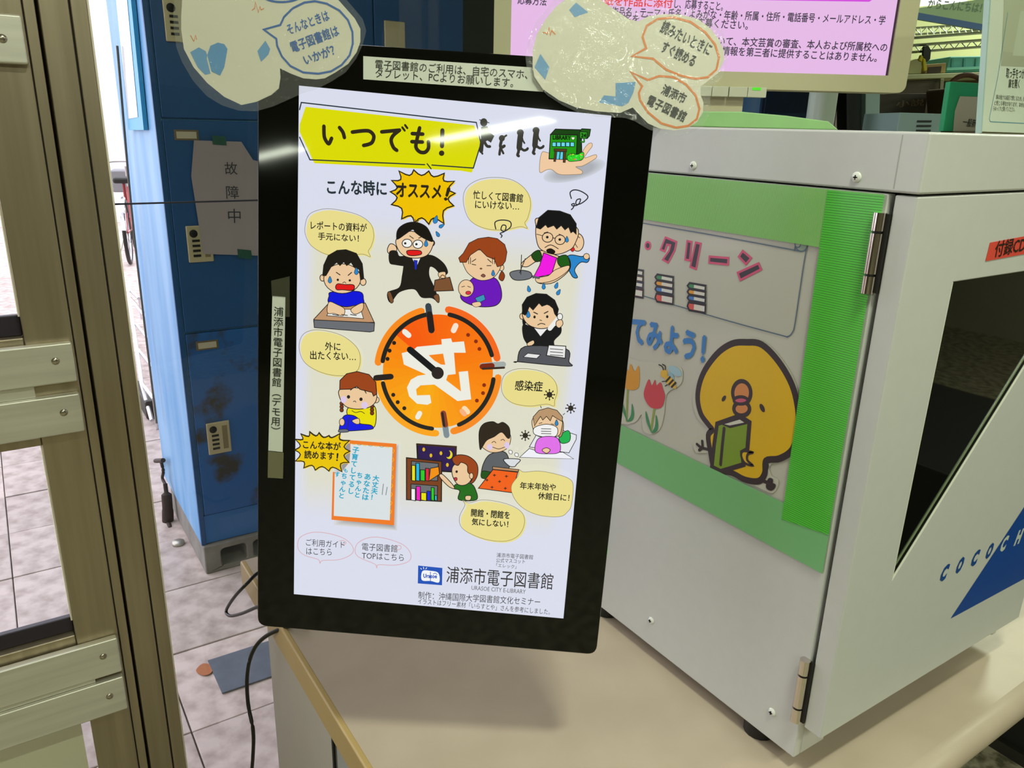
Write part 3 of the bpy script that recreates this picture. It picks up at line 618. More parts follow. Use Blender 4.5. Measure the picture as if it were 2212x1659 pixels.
def drop(x, y, s=1, rot=0, col=DR):
    c_, k_ = math.cos(math.radians(rot)), math.sin(math.radians(rot)); A.S([(x + (u * c_ - v * k_) * s, y + (u * k_ + v * c_) * s) for u, v in ((0, -26), (12, -2), (13, 14), (0, 25), (-13, 14), (-12, -2))], col, '20303C', 3)
def hair_face(x, y, rx, ry, skin=SK): A.E(x, y, rx, ry, skin, BK, 5)
# boy at a desk
A.S('122 1625 220 1520 470 1515 530 1645 340 1650 122 1640', 'C0946C', BK, 5, False)
A.S('122 1628 532 1648 528 1704 500 1710 126 1680', '6A6E74', BK, 5, False); A.S('210 1600 235 1552 440 1560 458 1620', 'E8E8E0', BK, 4, False)
A.S('225 1470 245 1440 430 1438 458 1490 455 1520 400 1530 340 1540 280 1528 222 1510', '0A12D8', BK, 5); A.S('225 1508 215 1580 260 1585 320 1600 330 1555 280 1525', SK, BK, 4); A.S('455 1515 450 1565 400 1590 372 1560 410 1530', SK, BK, 4)
for i in range(3): A.L([(250 + i * 60, 1592), (290 + i * 60, 1598)], 5, BK, False)
A.E(182, 1345, 18, 22, SK, BK, 5); A.E(455, 1372, 20, 24, SK, BK, 5); A.E(315, 1350, 125, 100, SK, BK, 5)
A.S('183 1330 190 1260 220 1195 280 1160 340 1155 410 1180 450 1250 460 1350 438 1360 430 1290 390 1265 375 1240 345 1262 325 1236 300 1262 278 1240 240 1270 205 1330', '1E1A14', BK, 5, False)
A.L('275 1308 300 1325', 6); A.L('355 1328 378 1308', 6); A.E(285, 1358, 8, 8, BK); A.E(366, 1362, 8, 8, BK); A.L('318 1380 330 1372 340 1382', 4)
A.S('270 1405 285 1385 330 1390 390 1392 395 1420 370 1430 320 1425 280 1425', 'DE1818', BK, 5); drop(232, 1358, .9); drop(410, 1300, .95)
# running man
A.S('620 1150 640 1115 675 1130 680 1165 630 1180', SK, BK, 5); A.S('635 1170 680 1165 700 1200 760 1200 760 1260 670 1255 635 1240', '1E1A16', BK, 5)
A.S('735 1195 790 1200 870 1190 935 1200 1000 1250 1025 1310 985 1325 940 1280 905 1270 900 1330 930 1400 960 1480 965 1510 920 1480 850 1475 800 1420 700 1440 640 1510 622 1445 700 1410 720 1330 730 1260', '1E1A16', BK, 5)
A.S('620 1450 640 1440 660 1500 640 1512', '7A5030', BK, 4); A.S('930 1470 960 1455 970 1490 960 1512', '7A5030', BK, 4); A.S('780 1205 845 1208 815 1275', 'E8E8E8', BK, 4, False); A.S('798 1225 822 1228 816 1290 804 1290', '1A2AC0', BK, 3, False)
A.E(920, 1110, 18, 20, SK, BK, 5); A.S('682 1080 780 1030 920 1090 925 1130 890 1190 820 1212 740 1200 690 1150', SK, BK, 5)
A.S('682 1080 690 1020 740 980 810 970 880 1000 915 1060 922 1100 860 1075 810 1040 790 1018 740 1050 700 1078', '16120E', BK, 5); A.L('812 975 805 950', 4); A.L('818 972 830 958', 4)
A.L('770 1062 795 1080', 5); A.L('830 1078 850 1068', 5); A.E(752, 1112, 33, 28, 'F0F0EC', BK, 5); A.E(825, 1118, 33, 28, 'F0F0EC', BK, 5); A.E(740, 1112, 8, 8, BK); A.E(815, 1118, 8, 8, BK)
A.S('750 1165 780 1158 840 1162 848 1185 800 1195 760 1190', 'DE1818', BK, 5); drop(880, 1112, .9); drop(945, 952, 1.1, 18); drop(985, 995, .8, 60); drop(958, 1050, .8, -30)
A.S('965 1310 1010 1305 1005 1345 970 1340', SK, BK, 4); A.S('940 1360 1040 1340 1065 1430 930 1435', '7A5030', BK, 5, False); A.L('970 1350 990 1325 1020 1345', 7, '8A6038')
# mother and baby
A.S('1190 1350 1240 1340 1340 1345 1380 1400 1388 1480 1350 1530 1260 1540 1180 1525 1120 1490 1120 1440', '6A12B8', BK, 5)
A.S('1390 1300 1410 1330 1395 1365 1370 1345', HB, BK, 4); A.E(1388, 1275, 17, 22, SK, BK, 4); A.S('1130 1220 1200 1160 1330 1170 1385 1230 1370 1300 1320 1350 1240 1360 1170 1320 1138 1270', SK, BK, 4)
A.S('1110 1240 1100 1210 1130 1180 1170 1110 1230 1080 1300 1070 1360 1080 1410 1120 1425 1170 1415 1230 1395 1260 1360 1270 1340 1220 1290 1200 1240 1150 1180 1190 1150 1240', '9A4218', BK, 4, False)
for x in (1168, 1180, 1328, 1342): A.L([(x, 1208), (x, 1250)], 4)
A.L('1190 1235 1215 1218', 5); A.L('1295 1218 1320 1240', 5); A.L('1190 1252 1215 1258', 5); A.L('1290 1262 1318 1262', 5); A.E(1250, 1282, 9, 6, '6A4A30'); A.S('1250 1330 1265 1318 1280 1330 1268 1340', '8A5048', BK, 3); drop(1332, 1312, .8)
A.E(1150, 1415, 52, 58, SK, BK, 4); A.L('1120 1405 1140 1400', 4); A.L('1160 1400 1180 1408', 4); A.E(1165, 1445, 18, 12, 'D83040', BK, 3); A.S('1210 1480 1270 1455 1280 1490 1230 1515', '3A92B8', BK, 3, False); A.S('1190 1515 1240 1505 1250 1530 1210 1540', SK, BK, 3)
SQ = '2A2A30'; A.L('1350 1015 1345 970 1390 955 1445 965 1450 1000 1410 1030 1385 1020 1395 990 1418 995 1410 1030 1380 1045 1392 1060 1385 1072', 7, SQ)
A.L('1858 810 1850 770 1880 752 1930 765 1970 800 1930 840 1890 850 1895 820 1920 815 1905 850 1870 860 1860 850 1878 845 1872 870 1858 885', 7, SQ)
# father cooking
A.S('1850 1190 1930 1200 1960 1180 1980 1210 1965 1240 1920 1240 1880 1290 1900 1340 1870 1340 1840 1290 1810 1230', '2684C8', BK, 5); A.E(1960, 1200, 20, 20, SK, BK, 4); A.E(1900, 1105, 42, 60, SK, BK, 5); A.S('1842 1140 1862 1132 1880 1150 1865 1168', 'D82020', BK, 3); A.L('1880 1110 1900 1140', 4); A.L('1890 1055 1915 1075', 4)
A.S('1640 1160 1700 1170 1780 1200 1840 1210 1845 1290 1740 1375 1640 1380 1620 1340 1690 1300 1640 1230 1560 1270 1520 1250 1600 1180', SK, BK, 5); A.S('1590 1190 1640 1158 1660 1215 1620 1235', '1A4A14', BK, 5); A.S('1770 1205 1830 1195 1850 1280 1810 1285 1770 1250', '1A5A14', BK, 5)
A.S('1672 1175 1760 1210 1725 1320 1600 1345 1645 1260', 'F014E0', BK, 5, False); A.S('1620 1345 1700 1330 1750 1290 1840 1260 1830 1300 1740 1360 1640 1378', SK, BK, 4)
A.L('1580 1330 1640 1345', 14, '5A5C62'); A.S('1445 1310 1510 1292 1580 1305 1590 1340 1540 1358 1470 1355', '6E7278', BK, 5); A.L('1523 1190 1518 1320', 5); A.L('1548 1215 1510 1310', 5)
A.S('1620 1000 1640 940 1890 1000 1880 1120 1820 1170 1740 1185 1650 1150 1622 1080', SK, BK, 5)
A.S('1622 1005 1640 940 1700 890 1780 895 1850 920 1890 980 1890 1050 1870 1030 1855 1040 1840 1000 1815 1020 1790 990 1760 1015 1740 990 1700 1005 1685 985 1650 1015', '0E0E12', BK, 6, False)
A.E(1698, 1072, 36, 32, None, BK, 5); A.E(1782, 1088, 34, 32, None, BK, 5); A.L('1732 1075 1750 1078', 5); A.L('1662 1060 1625 1050', 4); A.E(1696, 1070, 9, 9, BK); A.E(1780, 1086, 9, 9, BK); A.L('1675 1042 1700 1035', 5); A.L('1775 1050 1800 1060', 5); A.L('1680 1140 1720 1122 1770 1148', 5); A.S('1690 1155 1720 1145 1750 1165 1735 1185 1700 1175', '16120E', None); drop(1828, 1085, .8)
for x, y, r_ in ((1572, 1418, 12), (1672, 1400, 0), (1758, 1395, -20), (1772, 1440, -30)): drop(x, y, .85, -r_)
# ring of the clock
A.z(820, 640, 5.35)
c0, c1_, R_ = 680, 870, 0
def ringpt(r, t, k=1.03): return (680 + r * math.cos(math.radians(t)), 853 + r * k * math.sin(math.radians(t)))
def arc(r, a_, b_, wd, col, k=1.03): A.L([ringpt(r, a_ + (b_ - a_) * i / 30, k) for i in range(31)], wd, col, False)
for i, (a_, b_) in enumerate(((-80, -12), (6, 75), (92, 172), (188, 254))): arc(694, a_, b_, 72, ('F4681C', 'F68A20', 'FAA41C', 'F88A1C')[i])
NB = 24
A.E(680, 853, 632, 651, 'F8861A'); 
for i in range(NB):   # printed fan of oranges round the dial
    t0, t1 = -140 + i * 8, -140 + (i + 1) * 8; k = i / NB; A.poly([(680, 853)] + [ringpt(632, t0 + (t1 - t0) * j / 3) for j in range(4)], '%02X%02X%02X' % (int(246 + 4 * k), int(88 + 60 * k), int(10 + 4 * k)))
for i in range(14):
    t0, t1 = 52 + i * 12, 52 + (i + 1) * 12; k = abs(i - 5) / 8; A.poly([(680, 853)] + [ringpt(632, t0 + (t1 - t0) * j / 3) for j in range(4)], '%02X%02X%02X' % (248, int(172 - 40 * k), 14))
for a_, b_ in ((-78, -16), (8, 68), (96, 168), (190, 262)): arc(644, a_, b_, 44, '20201E')
for t in (-96, -6, 84, 176): p, q_ = ringpt(745, t), ringpt(600, t); 
DK = '241C1C'
A.L('570 105 605 385', 62, '34424C', False); A.L('585 200 608 380', 62, DK, False); A.L('-30 930 140 915', 60, DK, False); A.L('1190 790 1430 775', 60, 'A4ACA8', False); A.L('1190 800 1300 790', 58, '7C2814', False); A.L('1195 825 1440 812', 22, '3A2A20', False)
A.L('742 1335 780 1590', 60, '7C8C94', False); A.L('742 1335 765 1470', 58, '8A3C24', False); A.L('732 1335 752 1480', 24, DK, False)
for x, y in ((178, 528), (126, 617), (102, 711), (168, 1124), (219, 1208), (295, 1278)): A.E(x, y, 23, 23, DK)
for x, y in ((1027, 436), (1117, 510), (1157, 597), (1211, 1012), (1198, 1104), (1128, 1190)): A.E(x, y, 22, 22, '8A2A10')
WT = 'ECECE0'; A.L('300 400 345 440', 56, WT, False); A.L('885 330 860 385', 56, 'F4E4D0', False); A.L('472 1335 448 1380', 52, WT, False); A.L('985 1280 1020 1320', 56, 'F8DCB0', False); A.L('955 1310 985 1345', 50, 'F8B080', False)
A.poly('265 645 400 610 440 572 725 545 720 485 832 475 845 520 980 510 1000 640 865 640 885 885 795 895 775 955 945 1085 920 860 1025 850 1062 1175 905 1195 640 1005 480 1015 430 1060 440 1130 590 1125 605 1215 560 1238 440 1225 350 1140 325 1040 370 950 450 905 545 890 290 775', WT)
A.poly('575 668 740 650 765 778 715 775 640 730', 'F8861A')
A.L('360 605 640 840', 66, '16181A', False); A.E(678, 873, 70, 70, '2A2422')
# left girl, right office worker etc, z6
A.z(640, 640, 3.13)
bubble('30 340 50 260 110 225 200 225 320 260 410 330 440 400 430 480 395 515 405 550 380 530 250 525 140 490 60 430')
A.T('外に', 205, 358, 308, 362, BK, .012, 50); A.T('出たくない…', 105, 418, 410, 428, BK, .012, 52)
A.S('355 750 400 740 500 720 540 740 548 800 540 860 520 875 440 850 360 800', 'E8DC00', BK, 5); A.S('300 880 330 800 390 795 430 820 440 850 510 860 525 885 440 895 320 900', '0A12E0', BK, 5); A.L('365 810 352 890', 5); A.E(318, 840, 18, 25, SK, BK, 4); A.S('385 830 430 815 435 850 410 852', SK, BK, 4); A.S('300 890 350 888 360 905 300 908', '6A707A', BK, 4)
for x, y0 in ((316, 715), (520, 735)):
    for k in range(3): A.E(x, y0 + k * 22, 12, 13, '7A3414', BK, 4)
A.E(548, 690, 20, 20, SK, BK, 4); A.S('305 620 420 610 540 640 545 700 500 740 420 752 345 735 305 680', SK, BK, 5); A.S('303 620 305 560 350 515 420 500 500 520 545 570 552 650 530 665 520 640 440 620 418 600 380 618', '9A4218', BK, 5, False)
A.E(362, 670, 11, 12, BK); A.E(446, 686, 11, 12, BK); A.L('375 625 385 618', 5); A.L('470 625 480 645', 6); A.E(330, 688, 20, 24, 'DCC8E8'); A.E(470, 726, 22, 24, 'DCC8E8'); A.L('395 702 405 697 412 706', 4); A.L('385 762 410 775 445 768 470 782', 4)
A.z(640, 930, 7.542); burst('110 25 250 -10 400 5 560 50 740 15 890 130 900 300 885 480 770 630 560 620 340 605 155 570 20 460 12 280 20 110', 'E9C400')
A.T('こんな本が', 145, 255, 750, 290, BK, .02, 118); A.T('読めます', 165, 415, 640, 445, BK, .02, 118); A.T('！', 680, 452, 702, 455, BK, .02, 108)
# book cover, lettering only
for i in range(8): k = i * 12; A.poly([(640 + k, 160), (1690 - k * .6, 190 + k), (1660 - k, 1590 - k), (640 + k * 3, 1500 - k)], '%02X%02X%02X' % ((214 - i * 9,) * 2 + (216 - i * 9,)))
A.poly('890 125 1650 185 1608 1502 598 1412 620 640 770 630 885 480 900 300', 'EE7A26'); A.poly('905 185 1585 240 1540 1422 635 1350 650 640 770 632 888 484 905 300', 'D8E0E2')
for i in range(16): A.L([(1595 - i * 3, 270 + i * 70), (1612 - i * 3, 300 + i * 70), (1590 - i * 3, 335 + i * 70)], 7, ('E8C020', '8A9A60')[i % 2])
for i in range(7): A.L([(920 + i * 90, 180 + i * 8), (960 + i * 90, 196 + i * 8), (1000 + i * 90, 186 + i * 8)], 7, ('E8C020', '8A9A60')[i % 2])
CY_ = '2AA4C4'
A.VT('大丈夫！', 1325, 690, 1275, 1100, CY_, .025, 1.0); A.VT('あなたは', 1190, 660, 1140, 1100, CY_, .025, .98); A.VT('ちゃんと', 1065, 640, 1010, 1060, CY_, .025, .95); A.VT('子育てしてるし', 1000, 225, 905, 1000, CY_, .025, .95); A.VT('ちゃんと', 815, 650, 755, 1070, CY_, .025, .95)
A.T('す', 655, 710, 735, 715, CY_, .025); A.T('も', 800, 640, 860, 645, CY_, .025); A.VT('この本の作者たち', 1500, 870, 1470, 1010, '606870', 0, .9) if False else None
A.L('1440 830 1420 1000', 12, '8A9098'); A.L('1500 880 1480 1005', 12, '8A9098')
burst('110 25 250 -10 400 5 560 50 740 15 890 130 900 300 885 480 770 630 560 620 340 605 155 570 20 460 12 280 20 110', 'E9C400')
A.T('こんな本が', 145, 255, 750, 290, BK, .02, 118); A.T('読めます', 165, 415, 640, 445, BK, .02, 118); A.T('！', 680, 452, 702, 455, BK, .02, 108)
A.z(640, 640, 3.13)
# office worker with a phone
A.S('1535 185 1600 200 1720 200 1780 190 1785 240 1740 290 1730 340 1600 350 1560 310 1535 260', '16161A', BK, 5); A.S('1605 205 1650 265 1700 208 1670 190 1640 190', 'ECECEC', BK, 4, False); A.S('1560 310 1600 288 1608 310 1575 330', SK, BK, 4)
A.S('1495 430 1545 330 1820 345 1840 430 1838 462 1500 432', '54565C', BK, 5); A.S('1535 400 1565 375 1650 385 1625 410', 'E4E4E4', BK, 4, False); A.S('1690 390 1705 320 1820 328 1815 408', 'E8E8E6', BK, 5, False)
for i in range(3): A.L([(1715, 345 + i * 20), (1800, 352 + i * 20)], 4)
A.E(1525, 128, 14, 20, SK, BK, 4); A.S('1530 90 1570 40 1700 50 1755 100 1750 160 1710 200 1640 210 1570 185 1535 140', SK, BK, 5)
A.S('1530 110 1528 50 1560 0 1620 -25 1690 -20 1745 20 1770 80 1760 130 1745 110 1735 75 1700 45 1660 60 1640 38 1600 85 1575 60 1560 100 1548 120', '101014', BK, 5, False); A.S('1530 150 1535 190 1545 185 1550 165', '101014', BK, 3)
A.L('1605 100 1630 112', 6); A.L('1675 108 1700 95', 6); A.E(1610, 132, 8, 10, BK); A.E(1695, 130, 8, 10, BK); A.L('1632 185 1655 175 1680 182', 5); A.L('1645 152 1658 156', 4); drop(1568, 115, .9); A.L('1712 210 1745 170 1785 120', 26, 'EDEDE8', False); A.E(1780, 130, 18, 22, 'EDEDE8', BK, 4); A.S('1758 160 1790 150 1800 180 1775 205 1755 190', SK, BK, 4)
bubble('1388 590 1410 520 1480 482 1580 480 1680 505 1745 560 1762 630 1745 690 1740 728 1690 715 1580 728 1470 710 1405 660')
A.T('感染症', 1478, 622, 1662, 632, BK, .012, 62)
def virus(x, y, r):
    A.E(x, y, r, r, '2C2620')
    for k in range(8): t = k * math.pi / 4; A.L([(x, y), (x + r * 1.75 * math.cos(t), y + r * 1.75 * math.sin(t))], 5, '2C2620', False); A.E(x + r * 1.75 * math.cos(t), y + r * 1.75 * math.sin(t), 5, 5, '2C2620')
virus(1710, 652, 19); virus(1852, 742, 18); virus(1548, 924, 18)
# patient in bed
A.S('1630 905 1800 890 1890 920 1888 950 1840 1040 1575 1000', 'E4E6EC', BK, 4, False); A.S('1775 930 1830 890 1850 920 1840 965 1790 975', '20B050', BK, 4); A.S('1510 1070 1575 1010 1650 1035 1800 1035 1872 1080', 'EEF0F6', BK, 4, False)
A.S('1760 780 1800 830 1800 900 1780 935 1760 900', 'B8946C', BK, 4); A.S('1610 800 1780 800 1790 880 1760 930 1640 930 1600 880', SK, BK, 4); A.S('1610 860 1600 800 1640 755 1700 738 1760 755 1798 800 1795 830 1760 810 1730 790 1715 825 1690 795 1665 820 1650 795 1630 825', 'B8946C', BK, 4, False)
A.S('1610 870 1690 848 1760 870 1755 925 1690 935 1610 915', 'F0F0F0', BK, 4); 
for i in range(3): A.L([(1655, 878 + i * 16), (1720, 880 + i * 16)], 4)
A.L('1655 740 1650 725', 4); A.L('1800 785 1812 775', 4); A.L('1640 842 1660 838', 4); A.L('1720 845 1740 850', 4); drop(1757, 838, .8); A.S('1640 940 1760 938 1780 1030 1700 1045 1615 1030', 'E070E8', BK, 4); A.S('1660 1020 1690 1005 1715 1020 1690 1042', SK, BK, 4)
# woman eating at a heated table
A.S('1265 1120 1310 1050 1400 1030 1435 1070 1440 1140 1400 1140 1370 1180 1290 1190 1255 1200', '5C6064', BK, 5); A.S('1255 1205 1262 1160 1330 1175 1300 1210', '1E5018', BK, 4); A.S('1245 960 1300 910 1435 900 1445 980 1400 1025 1320 1035 1260 1000', SK, BK, 4)
A.S('1245 1010 1240 900 1270 845 1330 830 1365 845 1400 835 1440 870 1445 930 1430 940 1390 900 1340 930 1290 955 1260 1000', '2A2018', BK, 5); A.L('1325 970 1340 962 1352 972', 4); A.L('1385 955 1400 948 1410 958', 4); A.E(1310, 1000, 20, 20, 'DCC8E8'); A.E(1425, 988, 18, 22, 'DCC8E8'); A.L('1330 1000 1370 1012 1410 1000', 4)
A.S('1330 1130 1505 1150 1500 1165 1330 1148', 'B88860', BK, 4, False); A.S('1332 1150 1498 1168 1460 1305 1235 1275', 'F06018', BK, 5, False); 
for x, y in ((1342, 1188), (1422, 1195), (1292, 1220), (1376, 1230), (1326, 1268), (1415, 1275)): A.L([(x - 8, y), (x + 8, y)], 5); A.L([(x, y - 7), (x, y + 7)], 5)
A.S('1405 1080 1512 1082 1490 1115 1475 1130 1440 1125', 'D8DCE0', BK, 5); A.S('1440 1020 1460 1025 1458 1045 1440 1040', 'F0F0F0', BK, 3); A.S('1480 1040 1500 1042 1500 1062 1480 1058', 'F0F0F0', BK, 3)
# boy at a bookcase by a night window
A.S('825 980 1085 998 1080 1165 990 1160 830 1090', '2A1450', BK, 10, False); A.L('825 980 1085 998 1080 1150', 12, '3A2416', False)
for x, y in ((870, 1015), (918, 1055), (985, 1040), (1028, 1118)): A.E(x, y, 9, 13, 'E0B820')
A.E(1040, 1050, 22, 28, 'E8D820'); A.E(1030, 1043, 18, 24, '2A1450')
A.S('755 1070 990 1095 988 1362 755 1350', '7A3E1C', BK, 7, False); A.S('788 1092 968 1108 962 1225 785 1215', '6A6E72', BK, 5, False); A.S('785 1245 962 1258 960 1358 783 1348', '6A6E72', BK, 5, False)
for x, wd, c, y in ((790, 24, 'E8E010', 1120), (818, 24, '18B8E0', 1105), (848, 30, '28C828', 1150), (882, 24, 'E02040', 1140)): A.S([(x, y), (x + wd, y + 2), (x + wd, 1226), (x, 1222)], c, BK, 5, False)
A.S('915 1140 970 1130 975 1180 905 1225', 'F09010', BK, 5, False)
for x, wd, c, y in ((786, 28, 'F0F0F0', 1275), (820, 28, 'F018C0', 1260), (852, 36, 'E8E000', 1302), (892, 22, '1020E0', 1292), (920, 20, '20D020', 1268), (944, 14, '30D0E8', 1320)): A.S([(x, y), (x + wd, y + 2), (x + wd, 1358), (x, 1352)], c, BK, 5, False)
A.S('1105 1245 1180 1240 1215 1280 1222 1350 1105 1350 1110 1290 1070 1275 1080 1250', '1E6A1A', BK, 5); A.S('975 1195 995 1180 1060 1245 1075 1275 1035 1260', SK, BK, 5); A.S('1150 1350 1150 1325 1185 1325 1180 1352', SK, BK, 4)
A.S('1070 1120 1150 1080 1200 1130 1190 1210 1150 1250 1095 1245 1060 1180', SK, BK, 5); A.S('1075 1110 1060 1075 1100 1050 1170 1060 1225 1110 1230 1180 1205 1230 1180 1240 1195 1200 1165 1165 1160 1120 1120 1100 1100 1120', '9A4218', BK, 5); A.E(1090, 1162, 8, 9, BK); A.S('1072 1205 1090 1202 1092 1218 1078 1222', 'C83040', BK, 4); A.E(1188, 1190, 13, 20, SK, BK, 4)
bubble('1455 1260 1500 1190 1508 1150 1540 1165 1640 1158 1760 1180 1845 1212 1868 1262 1856 1385 1830 1430 1780 1462 1650 1455 1540 1410 1475 1340', dx=0, dy=0)
A.T('年末年始や', 1512, 1278, 1750, 1290, BK, .014, 46); A.T('休館日に！', 1632, 1345, 1840, 1360, BK, .014, 46)
bubble('1110 1460 1145 1385 1130 1352 1175 1370 1260 1350 1380 1365 1480 1400 1535 1450 1540 1520 1500 1590 1420 1625 1300 1618 1190 1580 1120 1530')
A.T('開館・閉館を', 1186, 1460, 1442, 1478, BK, .018, 50); A.T('気にしない！', 1190, 1518, 1432, 1536, BK, .018, 46)
# foot of the notice
A.z(540, 1000, 2.5175); GN = '2E2C30'
for o_ in ('275 420 290 380 350 355 430 358 520 385 570 430 565 470 500 500 410 505 395 520 385 500 320 480 285 455', '583 450 600 410 660 382 740 385 840 420 882 470 870 510 800 530 710 528 700 545 690 525 630 500 595 480'):
    A.L(o_, 3, 'D8A8AC', True, True)
A.L('500 400 520 398 535 410 520 422 505 412', 3, 'D8A8AC'); A.L('800 425 825 425 830 440 812 448 802 438', 3, 'D8A8AC')
A.T('ご利用ガイド', 320, 426, 528, 440, GN, 0, 36); A.T('はこちら', 322, 472, 458, 478, GN, 0, 34); A.T('電子図書館', 620, 450, 810, 462, GN, 0, 38); A.T('TOPはこちら', 620, 495, 845, 508, GN, 0, 34)
A.T('浦添市電子図書館', 1342, 488, 1538, 500, GN, 0, 24); A.T('公式マスコット', 1340, 515, 1495, 522, GN, 0, 22); A.T('「エレック」', 1340, 540, 1448, 550, GN, 0, 20)
A.S('922 532 1052 545 1050 638 920 628', '1850B8', None, 1, False); A.S('945 562 985 560 1030 572 1034 622 990 615 942 610', 'F2F4F4', None, 1); A.T('Urasoe', 950, 597, 1022, 600, '1850B8', .03, 20)
A.L('940 552 936 546', 3, 'F2F4F4'); A.L('952 550 950 540', 3, 'F2F4F4'); A.L('963 550 968 543', 3, 'F2F4F4'); A.L('1003 578 1013 573 1024 580', 3, '1850B8'); A.L('988 566 988 614', 3, '1850B8')
A.T('浦添市電子図書館', 1072, 622, 1642, 662, GN, .002, 84); A.T('URASOE CITY E-LIBRARY', 1208, 662, 1498, 684, '5A585C', 0, 22)
A.T('制作：沖縄国際大学図書館文化セミナー', 922, 710, 1575, 748, GN, 0, 40); A.T('イラストはフリー素材「いらすとや」さんを参考にしました。', 920, 738, 1628, 796, GN, 0, 30)
scr = A.build('screen', dp)
at_ = scr.data.attributes.new('sheet', 'FLOAT_VECTOR', 'POINT'); n4 = len(scr.data.vertices)
W_, H_ = c4[1].x - c4[0].x, (c4[3].y + c4[2].y) / 2 - c4[0].y
for i, v in enumerate(scr.data.vertices):
    d = v.co - DISP.o; at_.data[i].vector = ((d.dot(DISP.u) - c4[0].x) / W_, (d.dot(DISP.v) - c4[0].y) / H_, 0)
scr['label'] = 'bright white screen picture of cartoon people around an orange 24 clock'

# paper labels taped to the bezel
lab = mat('label_paper', 'D6DACE', .5); tp = crinkle('clear_tape', .10)
t = slab('paper_label', DISP, [(785, 121.5), (1150, 146), (1176, 150), (1173, 198.5), (785, 171.5)], .0004, .0007, lab)
tag(t, 'white strip of Japanese text taped across the top of the black display frame', 'label')
A = Art(DISP, 'print', .001).z(780, 0, 5.53); A.T('電子図書館のご利用は、自宅のスマホ、', 170, 825, 1985, 948, '22241F', -.004, 98); A.T('タブレット、PCよりお願いします。', 175, 928, 1815, 1046, '22241F', -.004, 98); A.build('label_print', t)
t = slab('paper_label', DISP, [(588.8, 638.6), (616.9, 641.5), (611, 976), (580, 973)], .0004, .0007, lab); tag(t, 'narrow upright paper label of vertical text taped to the left frame of the display', 'label')
A = Art(DISP, 'print', .001); A.VT('浦添市電子図書館（デモ用）', 603, 662, 595.5, 941, '1E201B', .002, .98); A.build('label_print', t)
tpm = film('tape_clear_dull', '5A5A48', .45, .15)
slab('tape', DISP, [(586.5, 606), (626.5, 596.6), (626.5, 684), (618, 684), (617.5, 641), (588, 639)], .0011, .0013, tpm, t); slab('tape', DISP, [(580, 974), (613.5, 977), (612, 1033), (579, 1031)], .0011, .0013, film('tape_clear_yellowed', '8A8868', .6, .2), t)

# laminated speech-bubble cutouts
lam = crinkle('laminate_film', .06); sp = mat('sticker_paper', 'E4E0CC', .35)
Bl, Or = '2F66B4', 'E8832C'
def zz(s, ox, oy, k): return [(ox + a / k, oy + b_ / k) for a, b_ in Art.parse(None, s)]
k1 = lambda s: zz(s, 360, 0, 4.366)
s1 = empty('laminated_cutout', DISP.pt(600, 60, .004), 'clear laminated cutout with blue speech bubble on the upper left corner of the display', 'cutout')
slab('paper', DISP, [DISP.ab(*p) for p in k1('190 -160 165 -20 155 160 155 290 180 470 270 640 400 790 560 920 720 995 860 965 1000 900 1070 840 1085 740 1080 650 1180 700 1300 745 1420 755 1500 745 1600 690 1720 610 1800 500 1835 400 1835 280 1780 180 1700 90 1620 0 1540 -90 1300 -200 800 -300 400 -300')], .0038, .0042, sp, s1, px=False)
slab('laminate_film', DISP, [DISP.ab(*p) for p in k1('130 -170 100 -20 85 150 90 290 115 460 170 600 270 770 400 915 540 1000 700 1050 860 1055 1020 1010 1200 930 1300 885 1420 850 1560 780 1700 690 1800 560 1860 430 1893 300 1860 190 1760 70 1680 -20 1580 -130 1320 -260 800 -360 380 -350')], .0050, .0053, lam, s1, px=False)
A = Art(DISP, 'print', .0044).z(360, 0, 4.366)
A.L('930 288 1085 245 1120 170 1200 90 1310 35 1410 22 1520 45 1640 110 1720 200 1762 310 1765 420 1735 530 1660 620 1560 680 1440 702 1300 690 1180 630 1100 540 1055 440 1048 375', 17, Bl, False, True)
A.L('900 -40 960 5 1030 25 1110 30 1190 20 1260 -5 1330 -60', 17, Bl)
A.T('そんなときは', 1168, 338, 1552, 196, Bl, .014, 82); A.T('電子図書館は', 1205, 508, 1645, 342, Bl, .012, 92); A.T('いかが？', 1325, 618, 1605, 518, Bl, .015, 82)
LB = '6AA2D2'; A.build('speech_bubble', s1)
def marks(par, o, items):
    for it in items:
        A = Art(DISP, 'print', .0044).z(*o)
        if it[0] == 'S': A.S(it[1], it[2], None, 1, False)
        else: A.L(it[1], it[2], it[3], False)
        A.build('printed_mark', par)
marks(s1, (360, 0, 4.366), (('S', '240 500 320 455 385 490 400 530 395 560 430 700 380 712 310 640', LB), ('S', '400 525 430 440 500 410 560 425 590 470 560 640 520 720 440 680', '5C9ACE'), ('S', '870 490 945 392 990 470 975 520 905 590', LB),
    ('L', '245 345 275 400 290 340 300 380', 6, Or), ('L', '820 105 845 90 852 30 880 128 895 70 905 105 930 90', 6, Or)))
k2 = lambda s: zz(s, 1060, 0, 3.814)
s2 = empty('laminated_cutout', DISP.pt(1380, 160, .004), 'clear laminated cutout with two orange speech bubbles on the upper right corner of the display', 'cutout')
slab('paper', DISP, [DISP.ab(*p) for p in k2('620 0 540 60 450 170 380 290 345 420 345 560 360 640 430 740 560 830 700 890 860 920 1060 935 1165 890 1230 960 1290 1020 1380 1060 1500 1078 1600 1065 1690 1010 1740 930 1745 850 1720 780 1720 720 1860 610 1915 500 1910 420 1870 330 1800 240 1700 165 1560 130 1430 125 1300 140 1210 185 1130 165 1050 110 960 50 880 -10 760 -40')], .0038, .0042, sp, s2, px=False)
